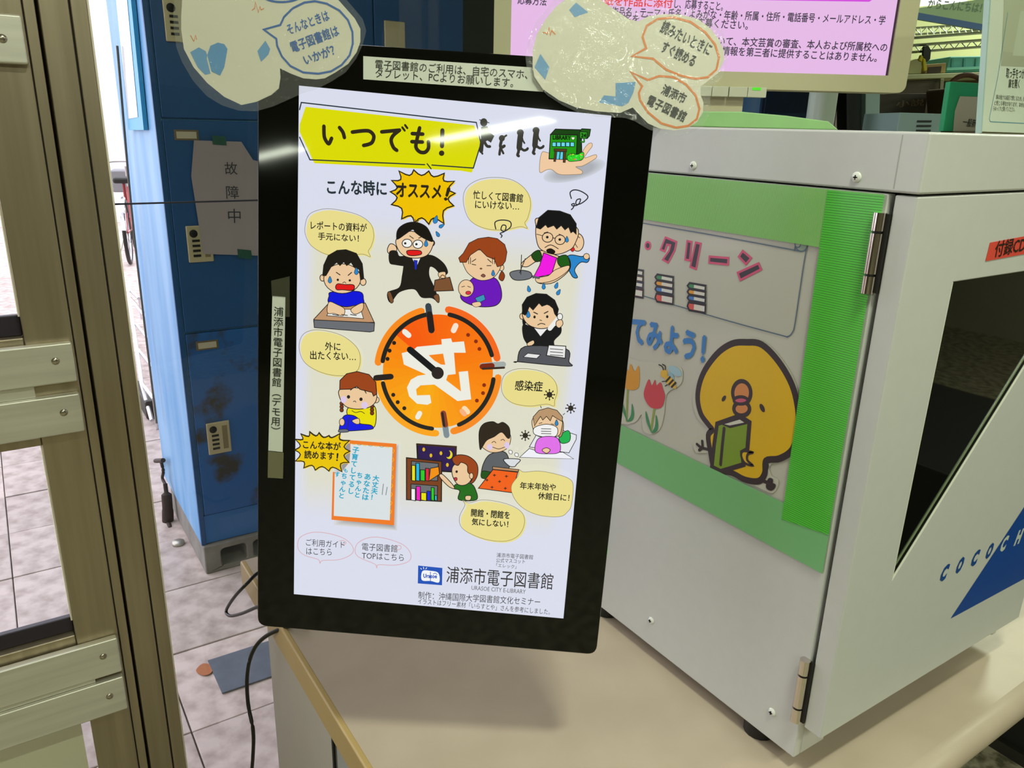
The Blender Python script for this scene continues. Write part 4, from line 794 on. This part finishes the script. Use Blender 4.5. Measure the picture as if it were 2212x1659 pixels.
slab('laminate_film', DISP, [DISP.ab(*p) for p in k2('560 -40 450 100 370 190 310 330 285 470 295 560 340 650 400 725 470 795 590 872 720 932 870 968 1000 972 1100 975 1180 1002 1290 1068 1400 1110 1540 1125 1640 1098 1730 1050 1790 950 1800 830 1795 760 1900 640 1945 500 1945 380 1905 280 1830 180 1750 120 1640 85 1480 80 1330 85 1230 120 1120 70 980 0 900 -60 700 -90')], .0050, .0053, lam, s2, px=False)
A = Art(DISP, 'print', .0044).z(1060, 0, 3.814)
A.L('1160 470 1275 405 1245 310 1280 220 1370 165 1500 152 1640 190 1760 275 1840 375 1872 480 1850 580 1780 642 1680 655 1560 630 1440 580 1330 490', 15, Or, False, True)
A.L('1150 600 1290 665 1380 632 1500 642 1600 700 1680 790 1712 900 1690 985 1620 1040 1520 1055 1400 1020 1290 930 1225 830 1215 770 1242 715', 15, Or, False, True)
A.T('読みたいときに', 1382, 270, 1782, 468, '1A1816', .018, 88); A.T('すぐ読める', 1388, 432, 1655, 560, '1A1816', .018, 84); A.T('浦添市', 1392, 775, 1580, 862, '1A1816', .015, 74); A.T('電子図書館', 1272, 866, 1578, 1012, '1A1816', .013, 78)
A.build('speech_bubble', s2)
marks(s2, (1060, 0, 3.814), (('S', '700 30 800 110 690 150 645 90', LB), ('S', '408 450 482 560 448 662 360 560', LB), ('S', '1025 690 1190 680 1170 770 1130 850 1080 880 885 850 930 790 1025 800', LB), ('L', '430 275 455 280 465 290 480 235 490 300 500 260 530 290', 7, Or)))

# ================================================================== cables
cab_m = mat('cable_black', '100F0E', .45)
pts = [onz(660, 1350, .767), onz(625, 1352, .766)] + [onx(x, y, X) for x, y, X in ((572, 1376, .262), (545, 1410, .25), (534, 1460, .245), (536, 1520, .245), (547, 1580, .245), (546, 1640, .245), (540, 1720, .245), (545, 1850, .245))]
tag(tube('power_cable', pts, .0032, cab_m), 'black power cable hanging down past the left edge of the counter', 'cable')
pts = [onz(600, 1225, .767), onz(560, 1236, .766)] + [onx(x, y, X) for x, y, X in ((532, 1262, .258), (506, 1290, .25), (489, 1318, .25), (496, 1330, .25), (520, 1326, .255), (556, 1311, .258), (590, 1300, .262))]
tag(tube('looped_cable', pts, .0028, cab_m), 'black cable looping over the far left corner of the counter', 'cable')

# ================================================================== beige monitor behind the cabinet
MO = facing(1.36); ivory = mat('ivory_plastic', 'C4BF9A', .45)
mq = lambda x, y: MO.ab(x, y)
l_, r_ = mq(1102, 143).x, mq(1920, 162).x; bz = (mq(1558, 155).y + mq(1920, 162).y) / 2; L0, R0, B0 = mq(1066, 110).x, mq(1957, 190).x, mq(1900, 200).y
T0 = bz - (r_ - l_) * .62
mo = empty('monitor', tuple(MO.at((l_ + r_) / 2, B0 + .06, -.10)), 'ivory desktop monitor showing Japanese text on a pink page, behind the cabinet', 'monitor')
slab('casing', MO, rrect(L0, T0 - .035, R0, B0, .012), -.05, .0, ivory, mo, .003, px=False, holes=[[(l_, T0), (r_, T0), (r_, bz), (l_, bz)]])
slab('casing_back', MO, rrect(L0 + .02, T0, R0 - .02, B0 - .02, .02), -.075, -.05, ivory, mo, .004, px=False)
A = Art(MO, 'lcd', -.004, 2e-5); A.h += A.step; A.add([Vector((l_, T0)), Vector((r_, T0)), Vector((r_, bz)), Vector((l_, bz))], [(0, 1, 2, 3)], 'E2B6E4')
A.h += A.step; A.add([Vector((r_ - .0035, T0)), Vector((r_, T0)), Vector((r_, bz)), Vector((r_ - .0035, bz))], [(0, 1, 2, 3)], '301428')
TK = '2C1E3A'; RD = 'E03030'
A.S([(1102, -60), (1897, -60), (1897, -8), (1880, 3), (1420, -4), (1102, -14)], 'D040D8', None, 1, False)
A.T('応募方法', 1118, 8, 1180, 12, TK, .012, 17); A.T('・応募専用紙を作品に添付', 1205, 6, 1453, 17, RD, .014, 18); A.T('し、応募すること。', 1457, 17, 1562, 23, TK, .012, 18)
A.T('・ホチキスをし、作品名・テーマ・氏名・よみがな・年齢・所属・住所・電話番号・メールアドレス・学', 1205, 30, 1913, 53, TK, .012, 18); A.T('校名をご記入のうえご応募ください。', 1330, 48, 1616, 64, TK, .012, 18)
A.T('※ご提出いただいた個人情報は、主催者において、本文芸賞の審査、本人および所属校への', 1205, 84, 1917, 112, TK, .012, 18); A.T('連絡にのみ使用し、お寄せいただいた個人情報を第三者に提供することはありません。', 1230, 104, 1895, 134, TK, .012, 18)
A.build('screen', mo)['label'] = 'pink screen page with black and red Japanese text'
bb = mq(1537, 190); 
for i, (xa, xb, c) in enumerate(((1500, 1535, 0), (1537, 1571, 0), (1574, 1612, 0), (1614, 1653, 1))):
    pa, pb = mq(xa, 192), mq(xb, 205); slab('button', MO, [(pa.x, B0 - .003), (pb.x, B0 - .003), (pb.x, B0 + .0125), (pa.x, B0 + .0125)], -.004, .006, mat('button_white', 'CCCDB4', .4), mo, .001, px=False)
p = mq(1632, 192); slab('power_light', MO, [(p.x - .007, B0 - .0026), (p.x + .007, B0 - .0026), (p.x + .007, B0 + .0015), (p.x - .007, B0 + .0015)], .0062, .0070, ink('50E020', 'lcd'), mo, px=False)
sc0 = MO.at(mq(1550, 200).x, B0, -.03); zt = 1.482
box('stand_neck', -.035, .035, -.02, .02, 0, 1, ivory, mo).data.transform(Matrix.Translation((sc0.x, sc0.y, 0)) @ Matrix.Rotation(math.atan2(HU.y, HU.x), 4, 'Z') @ Matrix.Diagonal((1.3, 1, sc0.z + .02 - 1.405, 1)) @ Matrix.Translation((0, 0, 1.40 / (sc0.z + .02 - 1.405))) if False else Matrix.Translation((sc0.x, sc0.y, 1.401)) @ Matrix.Rotation(math.atan2(HU.y, HU.x), 4, 'Z') @ Matrix.Diagonal((1.3, 1, sc0.z + .02 - 1.401, 1)))
disc('stand_base', (sc0.x, sc0.y, 1.3905), (0, 0, 1), .10, .015, ivory, mo, 28)
rs = empty('riser_shelf', (sc0.x, sc0.y, .76), 'plain pale shelf unit standing behind the cabinet under the ivory monitor', 'shelf')
box('shelf_side', sc0.x - .28, sc0.x - .26, .95, 1.21, .7605, 1.37, ivory, rs); box('shelf_side', sc0.x + .30, sc0.x + .32, .95, 1.21, .7605, 1.37, ivory, rs); box('shelf_top', sc0.x - .28, sc0.x + .32, .95, 1.21, 1.37, 1.39, ivory, rs)

def sit(t):
    for v in t.data.vertices: v.co.z = max(v.co.z, 1.4846)
# ================================================================== on top of the cabinet
gp = mat('green_pad', '90BE7C', .45, 0, .08, 30); GP = facing(1.00)
t = slab('green_pad', GP, [(1395, 247), (1480, 240), (1600, 241), (1700, 250), (1768, 259), (1790, 262), (1812, 281), (1600, 281), (1395, 281)], -.05, 0, gp, None, .0015)
sit(t)
tag(t, 'low bright green folded sheet lying on the back of the white cabinet', 'sheet')
Gs = facing(1.05)
t = slab('green_board', Gs, [(2053, 176), (2140, 181), (2135, 283.5), (2037, 283.5)], -.012, 0, mat('green_card', '0E9860', .6), None, .001); sit(t)
tag(t, 'bright green card board standing on the cabinet behind the clear sign stand', 'board')
t = slab('paper_slip', Gs, [(2073, 208), (2134, 210), (2125, 283), (2058, 283), (2062, 240)], .0005, .0012, mat('slip_paper', 'B4B49A', .6), None); tag(t, 'pale paper slip with black characters on the green card board', 'paper')
A = Art(Gs, 'print', .0018); A.T('一般新書', 2076, 272, 2114, 277, '26241C', .01, 17); A.build('paper_print', t)
# clear sign stand leaning back on the cabinet
o0 = Vector((.969, .5, 1.4855)); up_ = Vector((0, .019, .139)).normalized(); SG = Plane(o0, (1, 0, 0), Vector((1, 0, 0)).cross(up_))
if SG.n.y > 0: SG = Plane(o0, (1, 0, 0), -SG.n)
ss = empty('sign_stand', (1.05, .51, 1.485), 'clear acrylic stand with a white how-to sheet on the right of the cabinet top', 'sign')
acr = crinkle('acrylic', .10) if False else glass('acrylic_clear', (.97, .985, .975, 1))
ag = mat('acrylic_edge', '9DB5AE', .15)
hA = -.24
slab('sign_sheet', SG, [(.004, hA), (.19, hA), (.19, -.002), (.004, -.002)], -.002, -.0012, mat('sheet_white', 'D3D6C6', .5), ss, px=False)
slab('acrylic_front', SG, [(0, hA), (.195, hA), (.195, 0), (0, 0)], -.001, .0008, acr, ss, px=False); slab('acrylic_edge', SG, [(-.003, hA), (0, hA), (0, 0), (-.003, 0)], -.005, .001, ag, ss, px=False)
slab('acrylic_foot', SG, [(0, -.001), (.195, -.001), (.195, .0008), (0, .0008)], -.045, .001, acr, ss, px=False)
A = Art(SG, 'print', -.0011, 1.5e-5).z(1950, 0, 5.53)
A.poly('1225 0 1500 0 1500 800 1185 785', 'B0B098'); A.poly('1225 -300 1700 -300 1700 0 1500 640 1212 615', 'B9BAA2'); A.poly('1420 130 1600 140 1600 680 1325 660', 'C4C8B2')
A.T('取っ手をつかみ', 1245, 930, 1500, 945, '30342C', .012, 82); A.T('扉を開く', 1272, 1050, 1405, 1052, '30342C', .012, 74)
A.T('扉は強力な磁石で閉じるため、開けにくい', 1125, 1185, 1560, 1215, '4A5044', 0, 40); A.T('と感じる場合があります。本体を支えなが', 1105, 1255, 1560, 1290, '4A5044', 0, 40); A.T('らゆっくりと開いてください。', 1090, 1325, 1350, 1335, '4A5044', 0, 40)
A.L('1265 150 1150 900 1045 1420 1060 1452 1800 1490', 5, '3C8CA8', False); A.build('sign_print', ss)

# ================================================================== back office, seen over the cabinet
def fs(name, d, pts, th, col, label=None, cat=None, parent=None, rough=.6, bevel=.002, group=None, m_=None):
    o = slab(name, facing(d), pts, -th, 0, m_ or mat(name + '_' + col, col, rough, 0, .06, 12), parent, bevel)
    if label: tag(o, label, cat, group)
    return o
fs('trim_5', 2.55, [(1826, -60), (1880, -60), (1878, 420), (1830, 420)], .08, '171C18')['kind'] = 'structure'
fs('trim_6', 2.50, [(1872, -60), (1908, -60), (1896, 420), (1868, 420)], .03, '8FA7A4')['kind'] = 'structure'
sh = empty('office_shelf', tuple(facing(3.2).pt(2060, 260, -.2)), 'cream shelf unit with a dark front in the office behind the cabinet', 'shelf')
fs('shelf_board', 3.1, [(1905, 163), (2260, 151), (2260, 161), (1905, 173)], .35, 'C2C79A', parent=sh)
fs('shelf_back', 3.42, [(1885, 176), (2290, 156), (2290, 430), (1885, 430)], .02, '6A6244', parent=sh); fs('shelf_front', 3.12, [(1905, 177), (2038, 170), (2032, 430), (1905, 430)], .02, '4A4430', parent=sh); fs('glass_door_edge', 3.09, [(2032, 170), (2040, 170), (2020, 430), (2013, 430)], .01, '8A8A6A', parent=sh)
fs('dark_box', 2.9, [(1880, 202), (2005, 202), (1998, 245), (1880, 245)], .2, '30281C', 'dark brown box with faded lettering in the office behind the monitor', 'box')
o = sc.objects['dark_box']; A = Art(facing(2.9), 'print', .001, 2e-5); A.T('小説', 1935, 232, 1995, 228, '6A5A44', .01, 14); A.build('box_print', o)
G9 = facing(1.95); g1, g2 = G9.ab(1944, 243), G9.ab(2040, 246)
gb = tag(slab('grey_louvre_cabinet', G9, [(g1.x, g1.y), (g2.x, g2.y), (g2.x, 1.478), (g1.x, 1.478)], -.2, 0, mat('grey_box', '7A918E', .6), None, .002, px=False), 'blue-grey cabinet top with dark louvre slots, seen just over the white cabinet', 'cabinet')
for k in range(4): fs('slot', 1.948, [(1982 - k, 260 + k * 10), (2013 - k, 260 + k * 10), (2012 - k, 264 + k * 10), (1981 - k, 264 + k * 10)], .004, '151B18', parent=gb, bevel=0)
cr = fs('cyan_crate', 3.15, [(2052, 122), (2150, 120), (2175, 153), (2042, 157.5)], .25, '62B4AC', 'pale turquoise plastic crate on the cream office shelf', 'crate', bevel=.006)
for k in range(4): fs('crate_rib', 3.145, [(2056 + k * 26, 126), (2060 + k * 26, 126), (2060 + k * 26, 145), (2055 + k * 26, 145)], .004, '4FA29C', parent=cr, bevel=0)
fs('crate_rim', 3.14, [(2046, 146), (2172, 141), (2174, 147), (2045, 152)], .006, '78C4BA', parent=cr, bevel=0)
wf = fs('wooden_tray', 3.12, [(2000, 139), (2044, 136), (2042, 157.5), (1998, 159)], .2, 'A88F5A', 'small wooden tray box beside the turquoise crate', 'box'); fs('tray_opening', 3.115, [(2006, 145), (2034, 143), (2032, 157), (2004, 159)], .003, '3A2E1C', parent=wf, bevel=0)
fs('paper_stack', 3.13, [(1950, 140), (1975, 128), (1993, 125), (1990, 159), (1950, 160.5)], .2, 'A9A878', 'slumped pile of pale papers at the left end of the office shelf', 'papers')
bk_ = facing(2.7); P = [bk_.pt(2090 + 42 * math.cos(math.radians(a)), 200 - 38 * math.sin(math.radians(a))) for a in range(0, 181, 20)]
hb = empty('wicker_basket', tuple(bk_.pt(2090, 215, -.08)), 'brown wicker basket top showing above the green card board', 'basket'); tube('handle', P, .008, mat('wicker', '5A3A24', .7, 0, .3, 60, .5), hb)
fs('basket_body', 2.72, [(2050, 190), (2130, 190), (2124, 330), (2058, 330)], .16, '54402A', parent=hb, bevel=.01)
# wire shelf with its hanging pliers
ws = empty('wire_shelf', tuple(facing(2.6).pt(2060, 90)), 'chromed wire shelf with zigzag edge rails, high in the back office', 'shelf'); FS = facing(2.6); ch2 = mat('wire_chrome', 'C8D6CC', .2, 1.0)
def rail(pl, a, b, r, par, nm='rail'): return tube(nm, [pl.pt(*a), pl.pt(*b)], r, ch2, par, 6, sub=1)
rail(FS, (1960, 83), (2290, 58), .0045, ws); rail(FS, (1960, 99), (2290, 74), .0045, ws); rail(FS, (1955, 114), (2290, 88), .004, ws)
n = 26; Z = [FS.pt(1962 + 12.5 * i, (98 if i % 2 else 113) - i * .97) for i in range(n)]; tube('zigzag_wire', Z, .002, ch2, ws, 5, sub=1)
FB = facing(3.0); rail(FB, (1955, 62), (2290, 42), .004, ws); rail(FB, (1955, 76), (2290, 55), .004, ws)
n = 24; Z = [FB.pt(1960 + 14 * i, (61 if i % 2 else 75) - i * .85) for i in range(n)]; tube('zigzag_wire', Z, .002, ch2, ws, 5, sub=1)
for i in range(24): tube('shelf_wire', [FS.pt(1962 + 14 * i, 82 - i * 1.05), FB.pt(1962 + 13.2 * i, 61 - i * .8)], .0016, ch2, ws, 4, sub=1)
hg = empty('pliers', tuple(facing(2.58).pt(2000, 120)), 'pliers with yellow and black grips hanging from the wire shelf', 'pliers')
fs('head', 2.585, [(1996, 100), (2006, 98), (2012, 108), (2010, 128), (2002, 134), (1994, 124)], .012, '22261F', parent=hg); fs('grip', 2.583, [(1994, 124), (2000, 128), (2003, 152), (1996, 154), (1994, 140)], .012, 'C8B818', parent=hg); fs('grip', 2.58, [(1990, 118), (1995, 122), (1992, 134), (1985, 130)], .012, 'C8B818', parent=hg)
sb_ = fs('hanging_sign', 2.3, [(1960, 21), (2100, 1), (2260, -30), (2260, 90), (2153, 71), (1960, 38)], .01, 'A9C79A', 'pale green hanging board with a blue band and grey greeting letters', 'sign', bevel=0)
A = Art(facing(2.3), 'print', .0006, 2e-5); A.poly([(1960, 23), (2155, 58), (2260, 77), (2260, 90), (2153, 71), (1960, 38)], '4C6FA0'); A.T('からこんにちは！', 2003, 17, 2118, 27, '6E8F70', .015, 17); A.build('sign_print', sb_)
LP = facing(3.6); lt = slab('ceiling_light', LP, [(1960, -60), (2110, -60), (2090, 2), (1960, 14)], -.05, 0, ink('FFFFFF', 'lcd')); tag(lt, 'bright white light panel above the hanging green board', 'ceiling light')

# ================================================================== outside: blue coin lockers on concrete blocks
metal = mat('lock_plate', 'B9AA8A', .4, .3); pl_m = mat('number_plate', 'B8AE98', .4); pfr = mat('plate_frame', '6A5A40', .5)
LY = 2.53
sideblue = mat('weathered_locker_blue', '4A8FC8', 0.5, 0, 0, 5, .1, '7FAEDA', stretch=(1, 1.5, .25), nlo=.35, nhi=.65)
def locker_bank(x0, ncol, label):
    t = empty('coin_locker', (x0 + .2, LY + .3, .1), label, 'locker', 'blue coin lockers outside the window'); x1 = x0 + .33 * ncol + .02
    box('body', x0, x1, LY + .012, 3.17, .105, 2.10, sideblue, t, .003); box('base_strip', x0 + .015, x1, LY + .004, LY + .0125, .108, .211, mat('base_blue', '1A62A6', .45), t); box('frame_edge', x0, x0 + .0155, LY, LY + .0125, .105, 2.10, shadeblue, t, .002)
    for c in range(ncol):
        for r, (z0, z1) in enumerate(((.214, .840), (.846, 1.472), (1.478, 2.09))):
            xa = x0 + .019 + .33 * c; zt_ = z1
            d = box('locker_door', xa, xa + .325, LY - .002, LY + .011, z0, z1, rustblue if r == 0 else shadeblue, t, .003)
            pf = box('plate_frame', xa + .028, xa + .095, LY - .004, LY - .002, zt_ - .055, zt_ - .026, pfr, d); box('number_plate', xa + .034, xa + .089, LY - .005, LY - .004, zt_ - .050, zt_ - .031, pl_m, pf)
            zl = z1 - .345; k = box('lock_plate', xa + .032, xa + .105, LY - .010, LY - .002, zl - .065, zl + .045, metal, d, .003)
            if c < 2:
                disc('keyhole', (xa + .052, LY - .010, zl + .022), (0, -1, 0), .012, .003, dark, k, 12)
                for q in range(4): box('slot', xa + .046, xa + .068, LY - .0115, LY - .010, zl - .048 + q * .015, zl - .041 + q * .015, dark, k)
                box('lock_recess', xa + .080, xa + .096, LY - .0112, LY - .010, zl - .05, zl + .03, mat('lock_recess', '7A6A4A', .6), k)
    return t
lk = locker_bank(.4405, 3, 'tall blue coin locker with rusty lower doors, seen through the glass left of the display')
locker_bank(2.99, 1, 'blue coin locker glimpsed below the ivory monitor')
pp = slab('notice_paper', Plane((.6, LY - .0055, 1.3), (1, 0, 0), (0, -1, 0)), [(418, 303), (520, 306), (545, 345), (570, 352), (570, 552), (438, 548), (412, 380)], .006, .0068, mat('notice_paper', '9A8C90', .7)); tag(pp, 'pale paper notice with three black characters taped to the blue locker door', 'paper')
A = Art(Plane((.6, LY - .0055, 1.3), (1, 0, 0), (0, -1, 0)), 'matte', .0075, 3e-5)
for c_, x, y in (('故', 499, 364), ('障', 502, 416), ('中', 506, 468)): A.T(c_, x - 14, y + 13, x + 13, y + 13, '2C2C34', .0)
A.build('notice_print', pp)
for (x, y) in ((470, 300), (525, 545)):
    pt_ = Plane((.6, LY - .0055, 1.3), (1, 0, 0), (0, -1, 0)); slab('tape', pt_, [(x - 14, y - 8), (x + 16, y - 5), (x + 18, y + 14), (x - 12, y + 12)], .0078, .0082, film('green_scrap', '2A5A4A', .7, .4), pp)
blk = mat('breeze_block', '86817C', .9, 0, .25, 18, .6); PB = Plane((.5, LY - .012, .05), (1, 0, 0), (0, -1, 0))
for i, x in enumerate((.442, .850, 1.258)):
    o = slab('concrete_block', PB, [(x - .5, -.055), (x - .5 + .39, -.055), (x - .5 + .39, .05), (x - .5, .05)], -.55, 0, blk, None, .006, px=False, holes=[rrect(x - .5 + a, -.032, x - .5 + a + .085, .030, .012, 3) for a in (.055, .165, .275)])
    tag(o, ('grey concrete block under the near left corner of the blue locker', 'grey concrete block in the middle under the blue locker', 'grey concrete block hidden at the right under the blue locker')[i], 'block', 'concrete blocks under the lockers')
# side sign, strap and turnbuckle on the locker's left face
SP = Plane((.4385, 2.8, 1.3), (0, -1, 0), (-1, 0, 0)); cy_ = mat('cyan_frame', '3FA3D2', .5)
ls = slab('side_sign', SP, [(253, -60), (287, -60), (320, 281), (286, 281)], .0, .012, cy_); tag(ls, 'cyan-bordered silver sheet sign fixed to the bright side of the blue locker', 'sign')
slab('silver_sheet', SP, [(255, -60), (280, -60), (308, 253), (287, 257)], .0122, .0135, mat('silver_sheet', 'C4C2C6', .25, .3, .12, 14, .6), ls)
tb = empty('turnbuckle', tuple(SP.pt(375, 1080, .022)), 'rusty turnbuckle and wire stay tying the blue locker to the ground', 'turnbuckle'); rust = mat('rust_iron', '3A2A24', .7, .3, .3, 60, .5); wir = mat('wire_stay', '6A665E', .5, .5)
tube('wire', [SP.pt(270, 100, .022), SP.pt(304, 500, .022), (SP.pt(352, 912, .022))], .004, wir, tb, 6)
tube('clamp', [SP.pt(349, 993, .022), SP.pt(366, 992, .022)], .009, rust, tb, 8, sub=1); tube('upper_hook', [SP.pt(360, 990, .022), SP.pt(366, 1015, .022), SP.pt(364, 1030, .022), SP.pt(371, 1045, .022)], .006, rust, tb)
tube('barrel', [SP.pt(370, 1042, .022), SP.pt(374, 1065, .024), SP.pt(379, 1100, .028), SP.pt(381, 1125, .031)], [.008, .019, .021, .008], rust, tb, 10); tube('lower_hook', [SP.pt(381, 1122, .031), SP.pt(388, 1138, .034), SP.pt(382, 1152, .037), SP.pt(386, 1168, .040)], .008, rust, tb)
e = onz(386, 1176, .0); disc('anchor', (e.x, e.y, 0.0005), (0, 0, 1), .022, .012, mat('anchor_steel', 'A9A59C', .4, .8), tb)
# dark slate square on the paving
q = [onz(450, 1428, .003), onz(650, 1378, .003), onz(650, 1465, .003), onz(478, 1503, .003)]
GZ = Plane((0, 0, .002), (1, 0, 0), (0, 0, 1)); GZ.v = Vector((0, -1, 0))
o = slab('slate_square', GZ, [(.338, -2.045), (.90, -2.045), (.90, -1.885), (.338, -1.885)], 0, .003, mat('slate_grey', '5A6270', .7, 0, .2, 20, .3), px=False); tag(o, 'thin dark grey patch laid on the outdoor paving left of the counter', 'patch')
lf = slab('dry_leaf', GZ, catmull([Vector(p) for p in ((.30, -2.02), (.325, -2.04), (.345, -2.01), (.33, -1.985), (.31, -1.99))], True, 4), .0005, .0016, mat('leaf_orange', 'A8643A', .7), px=False); tag(lf, 'small curled orange dry leaf beside the dark grey patch', 'leaf')
# a bicycle parked beyond the lockers
def bicycle(x, y, rot, col, label):
    M_ = Matrix.Translation((x, y, 0)) @ Matrix.Rotation(rot, 4, 'Z'); t = empty('bicycle', (x, y, 0), label, 'bicycle'); silver = mat('bike_silver', 'C8C8CC', .3, .9); paint = mat('bike_' + col, col, .35); T_ = lambda *p: M_ @ Vector(p)
    for cx in (-.52, .52):
        w_ = tube('tyre', [T_(cx + .31 * math.cos(a), 0, .33 + .31 * math.sin(a)) for a in [i * math.pi / 12 for i in range(24)]], .02, rubber, t, 8, cyc=True, sub=1)
        tube('rim', [T_(cx + .285 * math.cos(a), 0, .33 + .285 * math.sin(a)) for a in [i * math.pi / 12 for i in range(24)]], .009, silver, w_, 6, cyc=True, sub=1)
        for i in range(12): a = i * math.pi / 6; tube('spoke', [T_(cx, 0, .33), T_(cx + .28 * math.cos(a), 0, .33 + .28 * math.sin(a))], .002, silver, w_, 4, sub=1)
        tube('mudguard', [T_(cx + .345 * math.cos(a), 0, .33 + .345 * math.sin(a)) for a in [math.radians(k) for k in range(20, 175, 15)]], .022, silver, w_, 6, sub=1)
    tube('frame', [T_(-.52, 0, .33), T_(-.05, 0, .30), T_(.38, 0, .72)], .018, paint, t, 8, sub=1); tube('frame', [T_(-.05, 0, .30), T_(-.18, 0, .80)], .016, paint, t, 8, sub=1); tube('frame', [T_(-.14, 0, .62), T_(-.52, 0, .33)], .012, paint, t, 8, sub=1)
    tube('fork', [T_(.52, 0, .33), T_(.38, 0, .72), T_(.34, 0, .95)], .014, silver, t, 8, sub=1); tube('handlebar', [T_(.22, -.27, .98), T_(.36, -.12, 1.0), T_(.36, .12, 1.0), T_(.22, .27, .98)], .012, silver, t, 8)
    bm = bmesh.new(); add_box(bm, -.14, .13, -.09, .09, -.03, .03, M_ @ Matrix.Translation((-.2, 0, .84))); bev(bmobj('saddle', bm, rubber, t), .025, 3)
    bm = bmesh.new(); add_box(bm, .42, .74, -.17, .17, .66, .90, M_); bev(bmobj('basket', bm, mat('basket_grey', '8A8A90', .5, .4), t), .02)
    tube('kickstand', [T_(-.50, .02, .33), T_(-.62, .12, .01)], .009, silver, t, 6, sub=1); tube('crank', [T_(-.05, .05, .30), T_(.05, .10, .16)], .01, silver, t, 6, sub=1)
bicycle(1.30, 9.6, math.radians(78), '8E2A2C', 'parked dark red bicycle far beyond the blue locker, glimpsed past the mullion')
rk = empty('parking_rack', (.5, 5.5, 0), 'low silver rack of parallel bars on the paving beside the blue locker', 'rack'); zr = .16; rs_ = mat('rack_silver', 'D4D2D8', .3, .7)
RG = ((276, 622, 300, 645), (292, 660, 315, 686), (293, 700, 320, 732), (298, 755, 329, 793), (306, 828, 332, 862))
for a, b, c, d in RG:
    p, q = onz(a, b, zr), onz(c, d, zr); tube('rung', [p, q], .012 if b < 640 else .009, rs_, rk, 8, sub=1); tube('rung_leg', [q, Vector((q.x, q.y, 0.002))], .007, rs_, rk, 6, sub=1)
e1, e2 = onz(276, 622, zr), onz(306, 828, zr); tube('side_bar', [e1, e2, Vector((e2.x, e2.y - .2, .02))], .011, rs_, rk, 8, sub=1)
ft = [onz(311, 872, .0), onz(338, 905, .0)]; bm = bmesh.new(); add_box(bm, ft[0].x - .03, ft[1].x + .01, ft[1].y, ft[0].y + .12, 0.001, .10); bev(bmobj('rubber_foot', bm, rubber, rk), .01)
